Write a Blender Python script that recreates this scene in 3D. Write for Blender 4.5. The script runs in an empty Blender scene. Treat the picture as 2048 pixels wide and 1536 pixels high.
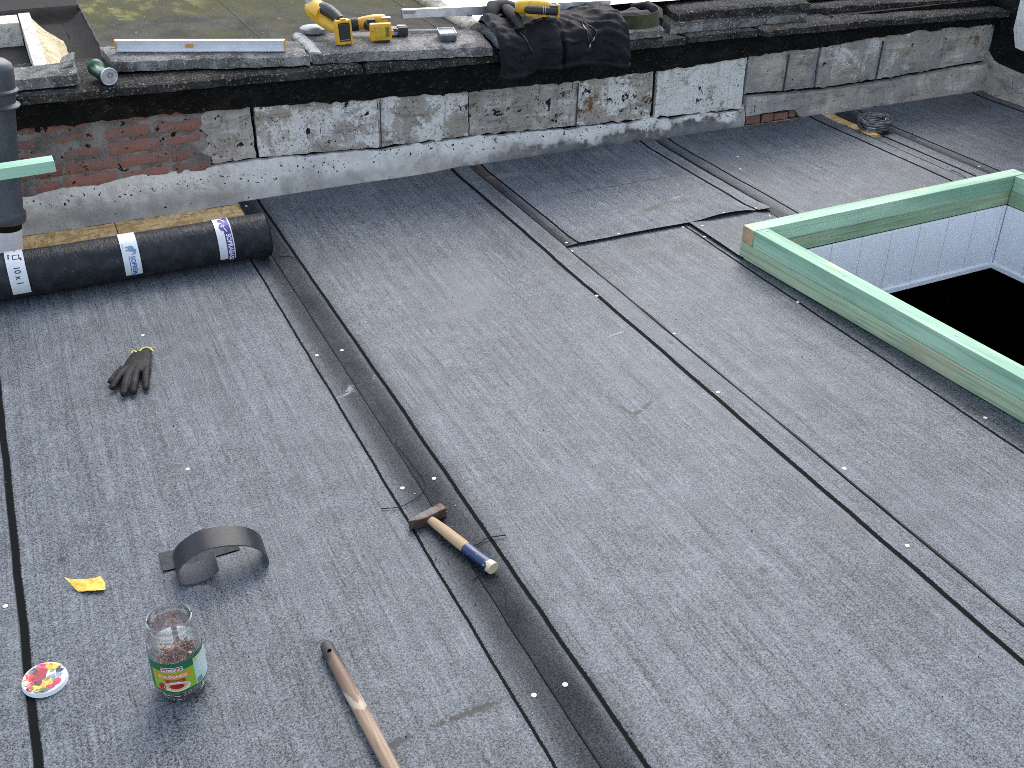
import bpy, bmesh, math, random
from mathutils import Vector, Matrix, noise, Euler
R = math.radians
random.seed(7)
scene = bpy.context.scene
COL = scene.collection

# ------------------------------------------------------------------ camera
cam_d = bpy.data.cameras.new("camera")
cam = bpy.data.objects.new("camera", cam_d)
COL.objects.link(cam)
right = Vector((0.90873805, -0.41729553, 0.00771993))
up = Vector((0.21042364, 0.47405343, 0.85498259))
back = Vector((-0.36044007, -0.77533076, 0.51859923))
cam.matrix_world = Matrix(((right.x, up.x, back.x, 0.0), (right.y, up.y, back.y, 0.0), (right.z, up.z, back.z, 1.65), (0, 0, 0, 1)))
cam_d.sensor_width = 36.0
cam_d.lens = 36.0 * 2172.0 / 2048.0
cam_d.clip_start = 0.02
cam_d.clip_end = 500.0
scene.camera = cam
# ------------------------------------------------------------------ sky and sun (soft light from behind the wall, to the right)
SUN_EL, SUN_AZ = 48.0, 32.0          # azimuth clockwise from +y
world = bpy.data.worlds.new("World")
scene.world = world
world.use_nodes = True
wn = world.node_tree
wn.nodes.clear()
wo = wn.nodes.new("ShaderNodeOutputWorld")
bg = wn.nodes.new("ShaderNodeBackground")
sky = wn.nodes.new("ShaderNodeTexSky")
sky.sky_type = 'NISHITA'
sky.sun_disc = False
sky.sun_elevation = R(SUN_EL)
sky.sun_rotation = R(SUN_AZ)
sky.air_density = 1.0
sky.dust_density = 2.0
sky.ozone_density = 1.0
bg.inputs[1].default_value = 0.15
hs = wn.nodes.new("ShaderNodeHueSaturation")      # thin cloud: paler sky
hs.inputs["Saturation"].default_value = 0.66
wn.links.new(sky.outputs[0], hs.inputs["Color"])
wn.links.new(hs.outputs[0], bg.inputs[0])
wn.links.new(bg.outputs[0], wo.inputs[0])
sun_d = bpy.data.lights.new("sun", 'SUN')
sun_d.energy = 0.60
sun_d.angle = R(40)
sun_d.color = (1.0, 0.96, 0.9)
sun = bpy.data.objects.new("sun", sun_d)
COL.objects.link(sun)
sd = Vector((math.sin(R(SUN_AZ)) * math.cos(R(SUN_EL)), math.cos(R(SUN_AZ)) * math.cos(R(SUN_EL)), math.sin(R(SUN_EL))))
sun.rotation_euler = sd.to_track_quat('Z', 'Y').to_euler()
sun.location = sd * 20
scene.view_settings.view_transform = 'Standard'
scene.view_settings.look = 'None'
scene.view_settings.gamma = 1.0
scene.view_settings.exposure = 1.45
scene.view_settings.use_curve_mapping = False
scene.cycles.use_denoising = False
scene.cycles.filter_width = 0.9
scene.cycles.max_bounces = 6
scene.cycles.use_adaptive_sampling = True
scene.cycles.adaptive_threshold = 0.015
scene.cycles.transparent_max_bounces = 16

# ------------------------------------------------------------------ helpers
def nz(x, y=0.0, z=0.0, s=1.0):
    return noise.noise(Vector((x * s, y * s, z * s)))

def lerp(a, b, t):
    return a + (b - a) * t

def interp(tab, x):
    if x <= tab[0][0]: return tab[0][1]
    for (a, va), (b, vb) in zip(tab, tab[1:]):
        if x <= b:
            return lerp(va, vb, (x - a) / (b - a))
    return tab[-1][1]

class MB:
    """collects faces for ONE mesh object"""
    def __init__(self):
        self.v, self.f, self.m = [], [], []
    def add(self, verts, faces, mi=0):
        o = len(self.v)
        self.v += [tuple(p) for p in verts]
        self.f += [tuple(i + o for i in f) for f in faces]
        self.m += [mi] * len(faces)
        return self
    def bm(self, b, M=None, mi=0):
        b.verts.ensure_lookup_table()
        vs = [(M @ v.co if M else v.co.copy()) for v in b.verts]
        fs = [[v.index for v in f.verts] for f in b.faces]
        b.verts.index_update()
        fs = [[v.index for v in f.verts] for f in b.faces]
        self.add(vs, fs, mi); b.free()
        return self
    def box(self, c, s, bev=0.0, rot=(0, 0, 0), mi=0, seg=2):
        b = bmesh.new()
        bmesh.ops.create_cube(b, size=1.0)
        for v in b.verts:
            v.co = Vector((v.co.x * s[0], v.co.y * s[1], v.co.z * s[2]))
        if bev > 0:
            bmesh.ops.bevel(b, geom=list(b.edges), offset=bev, segments=seg, profile=0.6, affect='EDGES')
        M = Matrix.Translation(c) @ Euler(rot).to_matrix().to_4x4()
        return self.bm(b, M, mi)
    def tube(self, pts, rad, seg=12, caps=True, flat=1.0, mi=0, up=(0, 0, 1)):
        pts = [Vector(p) for p in pts]
        n = len(pts)
        if not isinstance(rad, (list, tuple)): rad = [rad] * n
        vs, fs = [], []
        prevx = None
        for i, p in enumerate(pts):
            t = (pts[min(i + 1, n - 1)] - pts[max(i - 1, 0)])
            if t.length < 1e-9: t = Vector((0, 0, 1))
            t.normalize()
            u = Vector(up)
            if prevx is None:
                x = t.cross(u)
                if x.length < 1e-3: x = t.cross(Vector((1, 0, 0)))
            else:
                x = prevx - t * prevx.dot(t)
            x.normalize(); prevx = x
            y = x.cross(t).normalized()
            r = rad[i]
            for k in range(seg):
                a = 2 * math.pi * k / seg
                vs.append(p + x * (r * math.cos(a)) + y * (r * flat * math.sin(a)))
        for i in range(n - 1):
            for k in range(seg):
                k2 = (k + 1) % seg
                fs.append((i * seg + k, i * seg + k2, (i + 1) * seg + k2, (i + 1) * seg + k))
        if caps:
            fs.append(tuple(reversed(range(seg))))
            fs.append(tuple(range((n - 1) * seg, n * seg)))
        return self.add(vs, fs, mi)
    def lathe(self, prof, seg=32, M=None, mi=0, close=False):
        vs, fs = [], []
        n = len(prof)
        for (r, z) in prof:
            for k in range(seg):
                a = 2 * math.pi * k / seg
                p = Vector((r * math.cos(a), r * math.sin(a), z))
                vs.append(M @ p if M else p)
        for i in range(n - 1):
            for k in range(seg):
                k2 = (k + 1) % seg
                fs.append((i * seg + k, i * seg + k2, (i + 1) * seg + k2, (i + 1) * seg + k))
        if close:
            fs.append(tuple(reversed(range(seg))))
            fs.append(tuple(range((n - 1) * seg, n * seg)))
        return self.add(vs, fs, mi)
    def grid(self, fn, nu, nv, mi=0):
        vs = [fn(i / nu, j / nv) for j in range(nv + 1) for i in range(nu + 1)]
        fs = [(j * (nu + 1) + i, j * (nu + 1) + i + 1, (j + 1) * (nu + 1) + i + 1, (j + 1) * (nu + 1) + i) for j in range(nv) for i in range(nu)]
        return self.add(vs, fs, mi)
    def slab(self, fn_top, fn_bot, nu, nv, mi_top=0, mi_side=0):
        """closed sheet: top and bottom grids plus sides"""
        o = len(self.v)
        N = (nu + 1) * (nv + 1)
        for fn in (fn_top, fn_bot):
            self.v += [tuple(fn(i / nu, j / nv)) for j in range(nv + 1) for i in range(nu + 1)]
        ix = lambda i, j: o + j * (nu + 1) + i
        for j in range(nv):
            for i in range(nu):
                self.f.append((ix(i, j), ix(i + 1, j), ix(i + 1, j + 1), ix(i, j + 1))); self.m.append(mi_top)
                self.f.append((ix(i, j) + N, ix(i, j + 1) + N, ix(i + 1, j + 1) + N, ix(i + 1, j) + N)); self.m.append(mi_side)
        for i in range(nu):
            self.f.append((ix(i, 0), ix(i, 0) + N, ix(i + 1, 0) + N, ix(i + 1, 0))); self.m.append(mi_side)
            self.f.append((ix(i, nv), ix(i + 1, nv), ix(i + 1, nv) + N, ix(i, nv) + N)); self.m.append(mi_side)
        for j in range(nv):
            self.f.append((ix(0, j), ix(0, j + 1), ix(0, j + 1) + N, ix(0, j) + N)); self.m.append(mi_side)
            self.f.append((ix(nu, j), ix(nu, j) + N, ix(nu, j + 1) + N, ix(nu, j + 1))); self.m.append(mi_side)
        return self
    def mesh(self, name, mats, smooth=False):
        me = bpy.data.meshes.new(name)
        me.from_pydata(self.v, [], self.f)
        for m in (mats if isinstance(mats, (list, tuple)) else [mats]):
            me.materials.append(m)
        me.polygons.foreach_set("material_index", self.m)
        if smooth:
            me.polygons.foreach_set("use_smooth", [True] * len(self.f))
        me.update()
        b = bmesh.new(); b.from_mesh(me)
        bmesh.ops.recalc_face_normals(b, faces=b.faces)
        b.to_mesh(me); b.free()
        if smooth:
            try: me.set_sharp_from_angle(angle=R(42))
            except Exception: pass
        return me
    def build(self, name, mats, parent=None, smooth=False, loc=None, rot=None):
        o = bpy.data.objects.new(name, self.mesh(name, mats, smooth))
        COL.objects.link(o)
        if parent: o.parent = parent
        if loc is not None: o.location = loc
        if rot is not None: o.rotation_euler = rot
        return o

def tag(o, label=None, cat=None, group=None, kind=None):
    if label: o["label"] = label
    if cat:
        o["category"] = cat
        o["kind"] = "thing"
    if group: o["group"] = group
    if kind: o["kind"] = kind
    return o

def empty(name, loc=(0, 0, 0), rot=(0, 0, 0), label=None, cat=None, group=None):
    o = bpy.data.objects.new(name, None)
    o.empty_display_size = 0.05
    COL.objects.link(o)
    o.location = loc; o.rotation_euler = rot
    return tag(o, label, cat, group)

def text_mesh(s, size=1.0, bold=0.0, res=3):
    """flat letters as (verts, faces); x along the line, y up"""
    cu = bpy.data.curves.new("lettering", 'FONT')
    cu.body = s; cu.size = size; cu.resolution_u = res; cu.offset = bold
    ob = bpy.data.objects.new("lettering", cu)
    COL.objects.link(ob)
    dg = bpy.context.evaluated_depsgraph_get()
    me = bpy.data.meshes.new_from_object(ob.evaluated_get(dg))
    b = bmesh.new(); b.from_mesh(me)
    vs = [v.co.copy() for v in b.verts]
    b.verts.index_update()
    fs = [[v.index for v in f.verts] for f in b.faces]
    b.free()
    bpy.data.objects.remove(ob); bpy.data.curves.remove(cu); bpy.data.meshes.remove(me)
    return vs, fs

def width_of(vs):
    return max(v.x for v in vs) - min(v.x for v in vs)

# ------------------------------------------------------------------ materials
class NT:
    def __init__(self, name):
        self.m = bpy.data.materials.new(name)
        self.m.use_nodes = True
        self.t = self.m.node_tree
        self.b = self.t.nodes["Principled BSDF"]
        self.tc = self.t.nodes.new("ShaderNodeTexCoord")
        self.obj = self.tc.outputs["Object"]
    def n(self, typ, **kw):
        nd = self.t.nodes.new(typ)
        for k, v in kw.items(): setattr(nd, k, v)
        return nd
    def put(self, sock, v):
        if hasattr(v, "is_output") or isinstance(v, bpy.types.NodeSocket):
            self.t.links.new(v, sock)
        elif isinstance(v, (tuple, list)):
            sock.default_value = tuple(v) + ((1.0,) if len(sock.default_value) == 4 and len(v) == 3 else ())
        else:
            sock.default_value = v
    def map(self, vec, scale=(1, 1, 1), loc=(0, 0, 0), rot=(0, 0, 0), typ='POINT'):
        nd = self.n("ShaderNodeMapping", vector_type=typ)
        self.put(nd.inputs[0], vec)
        nd.inputs["Location"].default_value = loc
        nd.inputs["Rotation"].default_value = rot
        nd.inputs["Scale"].default_value = scale
        return nd.outputs[0]
    def noise(self, vec, scale=5.0, detail=3.0, rough=0.55, dist=0.0):
        nd = self.n("ShaderNodeTexNoise")
        self.put(nd.inputs["Vector"], vec)
        nd.inputs["Scale"].default_value = scale
        nd.inputs["Detail"].default_value = detail
        nd.inputs["Roughness"].default_value = rough
        nd.inputs["Distortion"].default_value = dist
        return nd.outputs[0]
    def voro(self, vec, scale=5.0, feature='F1', out="Distance", rnd=1.0):
        nd = self.n("ShaderNodeTexVoronoi", feature=feature)
        self.put(nd.inputs["Vector"], vec)
        nd.inputs["Scale"].default_value = scale
        nd.inputs["Randomness"].default_value = rnd
        return nd.outputs[out]
    def math(self, op, a, b=0.0, c=0.0):
        nd = self.n("ShaderNodeMath", operation=op)
        self.put(nd.inputs[0], a); self.put(nd.inputs[1], b); self.put(nd.inputs[2], c)
        return nd.outputs[0]
    def ss(self, v, lo, hi, a=0.0, b=1.0):
        nd = self.n("ShaderNodeMapRange", interpolation_type='SMOOTHSTEP')
        self.put(nd.inputs[0], v)
        nd.inputs[1].default_value = lo; nd.inputs[2].default_value = hi
        nd.inputs[3].default_value = a; nd.inputs[4].default_value = b
        return nd.outputs[0]
    def lin(self, v, lo, hi, a=0.0, b=1.0):
        nd = self.n("ShaderNodeMapRange")
        self.put(nd.inputs[0], v)
        nd.inputs[1].default_value = lo; nd.inputs[2].default_value = hi
        nd.inputs[3].default_value = a; nd.inputs[4].default_value = b
        return nd.outputs[0]
    def mix(self, f, a, b, blend='MIX'):
        nd = self.n("ShaderNodeMix", data_type='RGBA', blend_type=blend)
        self.put(nd.inputs[0], f); self.put(nd.inputs[6], a); self.put(nd.inputs[7], b)
        return nd.outputs[2]
    def xyz(self, vec):
        nd = self.n("ShaderNodeSeparateXYZ"); self.put(nd.inputs[0], vec)
        return nd.outputs[0], nd.outputs[1], nd.outputs[2]
    def prop(self, name):
        nd = self.n("ShaderNodeAttribute", attribute_type='OBJECT', attribute_name=name)
        return nd.outputs["Fac"]
    def rnd(self):
        return self.n("ShaderNodeObjectInfo").outputs["Random"]
    def vadd(self, a, b):
        nd = self.n("ShaderNodeVectorMath", operation='ADD')
        self.put(nd.inputs[0], a); self.put(nd.inputs[1], b)
        return nd.outputs[0]
    def length(self, a):
        nd = self.n("ShaderNodeVectorMath", operation='LENGTH'); self.put(nd.inputs[0], a)
        return nd.outputs["Value"]
    def comb(self, x, y, z):
        nd = self.n("ShaderNodeCombineXYZ")
        for i, v in enumerate((x, y, z)): self.put(nd.inputs[i], v)
        return nd.outputs[0]
    def bump(self, h, strength=0.3, dist=0.01, normal=None):
        nd = self.n("ShaderNodeBump")
        nd.inputs["Strength"].default_value = strength
        nd.inputs["Distance"].default_value = dist
        self.put(nd.inputs["Height"], h)
        if normal is not None: self.put(nd.inputs["Normal"], normal)
        return nd.outputs[0]
    def out(self, col=None, rough=None, bump=None, metal=None, spec=None, **kw):
        if col is not None: self.put(self.b.inputs["Base Color"], col)
        if rough is not None: self.put(self.b.inputs["Roughness"], rough)
        if bump is not None: self.put(self.b.inputs["Normal"], bump)
        if metal is not None: self.put(self.b.inputs["Metallic"], metal)
        if spec is not None: self.put(self.b.inputs["Specular IOR Level"], spec)
        for k, v in kw.items(): self.put(self.b.inputs[k], v)
        return self.m

def plain(name, col, rough=0.5, metal=0.0, var=0.25, scale=60.0, bump=0.0, spec=0.5, wear=None):
    n = NT(name)
    k = n.noise(n.obj, scale, 4, 0.6)
    c = n.mix(n.lin(k, 0.3, 0.7), tuple(v * (1 - var) for v in col), tuple(min(1, v * (1 + var)) for v in col))
    if wear:
        w = n.ss(n.noise(n.obj, scale * 0.7, 5, 0.65), 0.58, 0.66)
        c = n.mix(w, c, wear)
    return n.out(c, n.lin(k, 0.3, 0.7, rough * 0.85, min(1, rough * 1.15)), n.bump(k, bump, 0.002) if bump else None, metal, spec)

def felt_mat(name, width, lines, dark=(), seed=0.0, stains=(), scuffs=(), tone=1.0):
    """sanded bitumen felt. local x runs across the sheet, local y along it"""
    n = NT(name)
    o = n.obj
    x, y, z = n.xyz(o)
    p = n.map(o, loc=(seed * 3.7, seed * 1.3, 0))
    ga = n.noise(p, 265, 1, 0.7)
    gb = n.noise(p, 620, 0, 0.5)
    g1 = n.math('ADD', n.math('MULTIPLY', ga, 0.68), n.math('MULTIPLY', gb, 0.32))
    mot = n.noise(p, 3.2, 3, 0.6)
    mot2 = n.noise(p, 15, 3, 0.65)
    str1 = n.noise(n.map(p, scale=(150, 5, 1)), 1.0, 2, 0.6)
    str2 = n.noise(n.map(p, scale=(45, 0.9, 1)), 1.0, 2, 0.6)
    val = n.lin(g1, 0.34, 0.66, 0.06, 1.94)
    val = n.math('ADD', val, n.lin(mot, 0.3, 0.7, -0.14, 0.14))
    val = n.math('ADD', val, n.lin(mot2, 0.3, 0.7, -0.12, 0.12))
    val = n.math('ADD', val, n.math('MULTIPLY', n.ss(str1, 0.32, 0.46, -0.46, 0.0), n.ss(mot2, 0.40, 0.60, 0.45, 1.0)))
    val = n.math('ADD', val, n.lin(str2, 0.3, 0.7, -0.20, 0.20))
    val = n.math('ADD', val, n.ss(str1, 0.56, 0.72, 0.0, 0.35))
    val = n.math('MAXIMUM', val, 0.06)
    base = n.mix(n.lin(mot2, 0.35, 0.65), (0.094 * tone, 0.106 * tone, 0.117 * tone), (0.106 * tone, 0.117 * tone, 0.127 * tone))
    col = n.mix(1.0, base, n.comb(val, val, val), 'MULTIPLY')
    spec = 0.24
    # pale dust specks
    sp = n.ss(n.voro(p, 46, out="Distance"), 0.02, 0.045, 1.0, 0.0)
    pick = n.ss(mot2, 0.60, 0.64, 0.0, 0.7)
    col = n.mix(n.math('MULTIPLY', sp, pick), col, (0.5, 0.5, 0.48))
    wob = n.lin(str2, 0.3, 0.7, -0.003, 0.003)
    wy = n.lin(n.noise(n.map(p, scale=(0.01, 5, 1)), 1.0, 2), 0.3, 0.7, -0.0016, 0.0016)
    grit = n.lin(ga, 0.3, 0.7, -0.0010, 0.0010)
    xw = n.math('ADD', n.math('ADD', x, wy), grit)
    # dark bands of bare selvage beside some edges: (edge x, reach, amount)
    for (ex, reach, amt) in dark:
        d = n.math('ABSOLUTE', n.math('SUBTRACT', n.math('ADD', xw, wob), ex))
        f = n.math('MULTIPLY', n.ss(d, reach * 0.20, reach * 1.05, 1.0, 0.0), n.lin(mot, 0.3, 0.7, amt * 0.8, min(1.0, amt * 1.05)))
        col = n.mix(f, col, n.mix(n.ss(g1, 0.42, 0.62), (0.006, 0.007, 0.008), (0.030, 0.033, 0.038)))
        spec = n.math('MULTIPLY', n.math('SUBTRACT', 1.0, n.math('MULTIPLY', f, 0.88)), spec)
    fr = n.lin(n.noise(p, 110, 3, 0.8), 0.25, 0.75, -0.95, 0.95)
    for (cx, cy, rx, ry, ang, c, amt) in stains:
        q = n.map(o, loc=(cx, cy, 0), rot=(0, 0, R(ang)), scale=(rx, ry, 1000.0), typ='TEXTURE')
        f = n.ss(n.math('ADD', n.length(q), fr), 0.6, 1.0, amt, 0.0)
        col = n.mix(f, col, c)
    for (lx, w) in lines:
        d = n.math('ABSOLUTE', n.math('SUBTRACT', xw, lx))
        f = n.ss(d, w * 0.36, w * 0.56, 1.0, 0.0)
        col = n.mix(f, col, (0.009, 0.010, 0.0095))
        spec = n.math('MULTIPLY', n.math('SUBTRACT', 1.0, n.math('MULTIPLY', f, 0.97)), spec)
    rough = n.lin(g1, 0.3, 0.7, 0.46, 0.60)
    return n.out(col, rough, n.bump(g1, 0.40, 0.0014), spec=spec)

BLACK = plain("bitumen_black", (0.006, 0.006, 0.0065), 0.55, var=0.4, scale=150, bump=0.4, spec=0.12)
M_OSB = None
def osb_mat():
    n = NT("osb_board")
    d = n.noise(n.obj, 6, 2)
    p = n.vadd(n.map(n.obj, scale=(1, 1, 1)), n.comb(n.math('MULTIPLY', d, 0.05), n.math('MULTIPLY', d, 0.08), 0.0))
    v1 = n.voro(n.map(p, scale=(22, 60, 1), rot=(0, 0, 0.5)), 1.0, out="Color")
    v2 = n.voro(n.map(p, scale=(60, 20, 1), rot=(0, 0, 0.2)), 1.0, out="Color")
    a, _, _ = n.xyz(v1); b, _, _ = n.xyz(v2)
    k = n.math('MULTIPLY', n.math('ADD', a, b), 0.5)
    c = n.mix(n.ss(k, 0.2, 0.8), (0.60, 0.35, 0.13), (0.92, 0.65, 0.30))
    e = n.ss(n.voro(n.map(p, scale=(22, 60, 1), rot=(0, 0, 0.5)), 1.0, 'DISTANCE_TO_EDGE'), 0.05, 0.0)
    c = n.mix(n.math('MULTIPLY', e, 0.35), c, (0.22, 0.11, 0.04))
    g = n.noise(n.map(p, scale=(30, 260, 1), rot=(0, 0, 0.5)), 1.0, 3)
    c = n.mix(n.ss(g, 0.62, 0.72, 0, 0.5), c, (0.20, 0.10, 0.04))
    return n.out(c, 0.65, n.bump(k, 0.3, 0.002))
M_OSB = osb_mat()

def plaster_mat():
    """old render: whitewash, grey-brown scars, tar spots and rust, steered by properties of each piece"""
    n = NT("old_render")
    white, rust, spots, seed, grey = n.prop("white"), n.prop("rust"), n.prop("spots"), n.prop("seed"), n.prop("grey")
    p = n.vadd(n.obj, n.comb(seed, n.math('MULTIPLY', seed, 0.7), n.math('MULTIPLY', seed, 1.3)))
    warp = n.noise(p, 7, 3, 0.6)
    pw = n.vadd(p, n.comb(n.lin(warp, 0, 1, -0.05, 0.05), 0.0, n.lin(n.noise(p, 9, 3), 0, 1, -0.05, 0.05)))
    n1 = n.noise(pw, 6.5, 6, 0.62)
    n2 = n.noise(pw, 17, 6, 0.65)
    n3 = n.noise(p, 70, 5, 0.7)
    n4 = n.noise(p, 260, 3, 0.6)
    c = n.mix(n.ss(n1, 0.35, 0.65), (0.36, 0.32, 0.27), (0.56, 0.50, 0.43))
    c = n.mix(n.ss(n2, 0.52, 0.70, 0, 0.75), c, (0.20, 0.175, 0.150))
    wm = n.math('ADD', n.math('MULTIPLY', n.lin(n1, 0.25, 0.75), 0.75), n.math('MULTIPLY', n.lin(n2, 0.25, 0.75), 0.35))
    wm = n.math('ADD', wm, n.math('MULTIPLY', n.lin(n3, 0.3, 0.7), 0.22))
    wm = n.ss(n.math('SUBTRACT', n.math('ADD', wm, white), 1.08), 0.0, 0.10)
    c = n.mix(wm, c, n.mix(n.ss(n3, 0.35, 0.7), (0.66, 0.635, 0.59), (0.84, 0.82, 0.78)))
    scr = n.noise(n.map(p, rot=(0, R(62), 0), scale=(5, 5, 34)), 1.0, 4, 0.65, 0.5)
    c = n.mix(n.math('MULTIPLY', n.ss(scr, 0.54, 0.66, 0.0, 0.75), n.ss(n1, 0.38, 0.55)), c, (0.72, 0.71, 0.69))
    c = n.mix(n.math('MULTIPLY', n.ss(scr, 0.34, 0.44, 0.6, 0.0), n.ss(n1, 0.45, 0.6, 1.0, 0.2)), c, (0.15, 0.135, 0.12))
    gm = n.math('MULTIPLY', n.ss(n.noise(pw, 4.3, 4), 0.4, 0.6), grey)
    c = n.mix(gm, c, n.mix(n.lin(n3, 0.3, 0.7), (0.20, 0.20, 0.205), (0.33, 0.325, 0.32)))
    rm = n.math('MULTIPLY', n.ss(n.noise(pw, 12, 5, 0.7), 0.55, 0.66), rust)
    c = n.mix(rm, c, n.mix(n3, (0.10, 0.055, 0.03), (0.26, 0.13, 0.055)))
    big = n.ss(n.math('ADD', n.noise(pw, 19, 5, 0.68), n.math('MULTIPLY', spots, 0.075)), 0.695, 0.712)
    sml = n.ss(n.math('ADD', n.noise(p, 95, 3, 0.6), n.math('MULTIPLY', n.math('ADD', spots, n.lin(n2, 0.3, 0.7, -0.5, 0.5)), 0.06)), 0.685, 0.715)
    c = n.mix(n.math('MAXIMUM', big, n.math('MULTIPLY', sml, 0.85)), c, (0.016, 0.014, 0.013))
    c = n.mix(n.ss(n4, 0.3, 0.75, 0.0, 0.45), c, n.mix(1.0, c, (0.5, 0.48, 0.46), 'MULTIPLY'))
    run = n.noise(n.map(p, scale=(34, 34, 2.2)), 1.0, 3, 0.6)
    c = n.mix(n.math('MULTIPLY', n.ss(run, 0.52, 0.70, 0.0, 0.55), n.ss(n1, 0.35, 0.6)), c, n.mix(1.0, c, (0.42, 0.37, 0.32), 'MULTIPLY'))
    crk = n.ss(n.voro(pw, 7.0, 'DISTANCE_TO_EDGE'), 0.012, 0.003)
    c = n.mix(n.math('MULTIPLY', crk, n.ss(n.noise(p, 5, 2), 0.52, 0.62, 0, 0.4)), c, (0.06, 0.055, 0.05))
    h = n.math('ADD', n.math('MULTIPLY', n1, 1.0), n.math('MULTIPLY', n3, 0.35))
    h = n.math('ADD', h, n.math('MULTIPLY', wm, 0.35))
    h = n.math('SUBTRACT', h, n.math('MULTIPLY', n.math('MAXIMUM', big, crk), 0.5))
    return n.out(c, 0.85, n.bump(h, 0.55, 0.006), spec=0.3)
M_PLASTER = plaster_mat()

def fillet_mat():
    n = NT("cement_fillet")
    x, y, z = n.xyz(n.obj)
    warp = n.noise(n.obj, 6, 3)
    n1 = n.noise(n.obj, 7, 6, 0.6, 0.4)
    n2 = n.noise(n.obj, 22, 5, 0.65)
    n3 = n.noise(n.obj, 90, 4, 0.7)
    c = n.mix(n.ss(n1, 0.35, 0.65), (0.37, 0.34, 0.30), (0.58, 0.54, 0.485))
    c = n.mix(n.ss(n2, 0.5, 0.72, 0, 0.5), c, (0.19, 0.175, 0.165))
    zz = n.math('ADD', z, n.lin(n2, 0.3, 0.7, -0.035, 0.035))
    zz = n.math('ADD', zz, n.lin(n1, 0.3, 0.7, -0.03, 0.03))
    c = n.mix(n.math('MULTIPLY', n.math('MULTIPLY', n.ss(zz, 0.03, 0.11), n.ss(n.noise(n.obj, 10, 4, 0.65), 0.34, 0.58, 0.35, 1.0)), 0.88), c, n.mix(n.lin(n3, 0.3, 0.7), (0.62, 0.60, 0.555), (0.82, 0.80, 0.755)))
    # tar-grey smear worked into the middle stretch
    xr = n.math('MULTIPLY', n.ss(n.math('ADD', x, n.lin(n1, 0.3, 0.7, -0.25, 0.25)), 1.45, 2.05), n.ss(x, 3.25, 3.0))
    sm = n.math('MULTIPLY', xr, n.ss(n.math('SUBTRACT', zz, n.lin(x, 1.5, 3.0, 0.0, 0.035)), 0.05, 0.015))
    c = n.mix(n.math('MULTIPLY', sm, n.lin(n2, 0.3, 0.7, 0.98, 0.70)), c, n.mix(n2, (0.035, 0.035, 0.038), (0.10, 0.098, 0.105)))
    g = n.math('MULTIPLY', n.ss(n.noise(n.obj, 3.2, 4), 0.42, 0.6), n.ss(z, 0.07, 0.03))
    c = n.mix(n.math('MULTIPLY', g, 0.55), c, (0.25, 0.245, 0.24))
    sp = n.ss(n.math('ADD', n.noise(n.obj, 85, 3), n.ss(n.math('ABSOLUTE', n.math('SUBTRACT', zz, 0.105)), 0.04, 0.0, 0.0, 0.09)), 0.69, 0.72)
    c = n.mix(sp, c, (0.014, 0.013, 0.013))
    h = n.math('ADD', n1, n.math('MULTIPLY', n3, 0.3))
    return n.out(c, 0.85, n.bump(h, 0.45, 0.005), spec=0.3)
M_FILLET = fillet_mat()

def brick_mat():
    n = NT("old_brick")
    s = n.rnd()
    p = n.vadd(n.obj, n.comb(n.math('MULTIPLY', s, 9.0), 0.0, n.math('MULTIPLY', s, 5.0)))
    n1 = n.noise(p, 14, 5, 0.65)
    n2 = n.noise(p, 60, 4, 0.7)
    c = n.mix(s, (0.20, 0.100, 0.080), (0.31, 0.140, 0.105))
    c = n.mix(n.ss(n1, 0.42, 0.62, 0, 0.7), c, (0.19, 0.130, 0.110))
    c = n.mix(n.ss(n2, 0.58, 0.72, 0, 0.7), c, (0.28, 0.25, 0.235))
    c = n.mix(n.ss(n.noise(p, 26, 4, 0.6), 0.62, 0.67), c, (0.012, 0.010, 0.010))
    smear = n.ss(n.noise(n.obj, 9, 5, 0.65), 0.54, 0.68, 0.0, 0.7)
    c = n.mix(smear, c, n.mix(n2, (0.13, 0.115, 0.11), (0.26, 0.235, 0.225)))
    return n.out(c, 0.9, n.bump(n.math('ADD', n1, n.math('MULTIPLY', n2, 0.5)), 0.8, 0.008), spec=0.25)
M_BRICK = brick_mat()

def mortar_mat():
    n = NT("dirty_mortar")
    n1 = n.noise(n.obj, 13, 6, 0.65)
    n2 = n.noise(n.obj, 80, 4, 0.7)
    c = n.mix(n.ss(n1, 0.35, 0.65), (0.13, 0.115, 0.105), (0.27, 0.25, 0.235))
    c = n.mix(n.ss(n2, 0.55, 0.7, 0, 0.6), c, (0.25, 0.235, 0.22))
    c = n.mix(n.ss(n.noise(n.obj, 30, 4), 0.60, 0.66), c, (0.010, 0.009, 0.009))
    return n.out(c, 0.92, n.bump(n.math('ADD', n1, n2), 0.8, 0.01), spec=0.2)
M_MORTAR = mortar_mat()

def tar_mat():
    n = NT("weathered_tar")
    p = n.map(n.obj, scale=(1, 1, 1.6))
    n1 = n.noise(p, 9, 6, 0.65, 0.5)
    n2 = n.noise(p, 45, 5, 0.7)
    c = n.mix(n.ss(n1, 0.45, 0.75), (0.005, 0.005, 0.005), (0.020, 0.020, 0.019))
    c = n.mix(n.ss(n2, 0.56, 0.70, 0, 0.6), c, (0.075, 0.074, 0.07))
    c = n.mix(n.ss(n.noise(p, 130, 2), 0.70, 0.75, 0, 0.8), c, (0.30, 0.30, 0.28))
    return n.out(c, n.lin(n2, 0.3, 0.7, 0.55, 0.85), n.bump(n.math('ADD', n1, n.math('MULTIPLY', n2, 0.6)), 1.0, 0.02), spec=0.14)
M_TAR = tar_mat()

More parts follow.
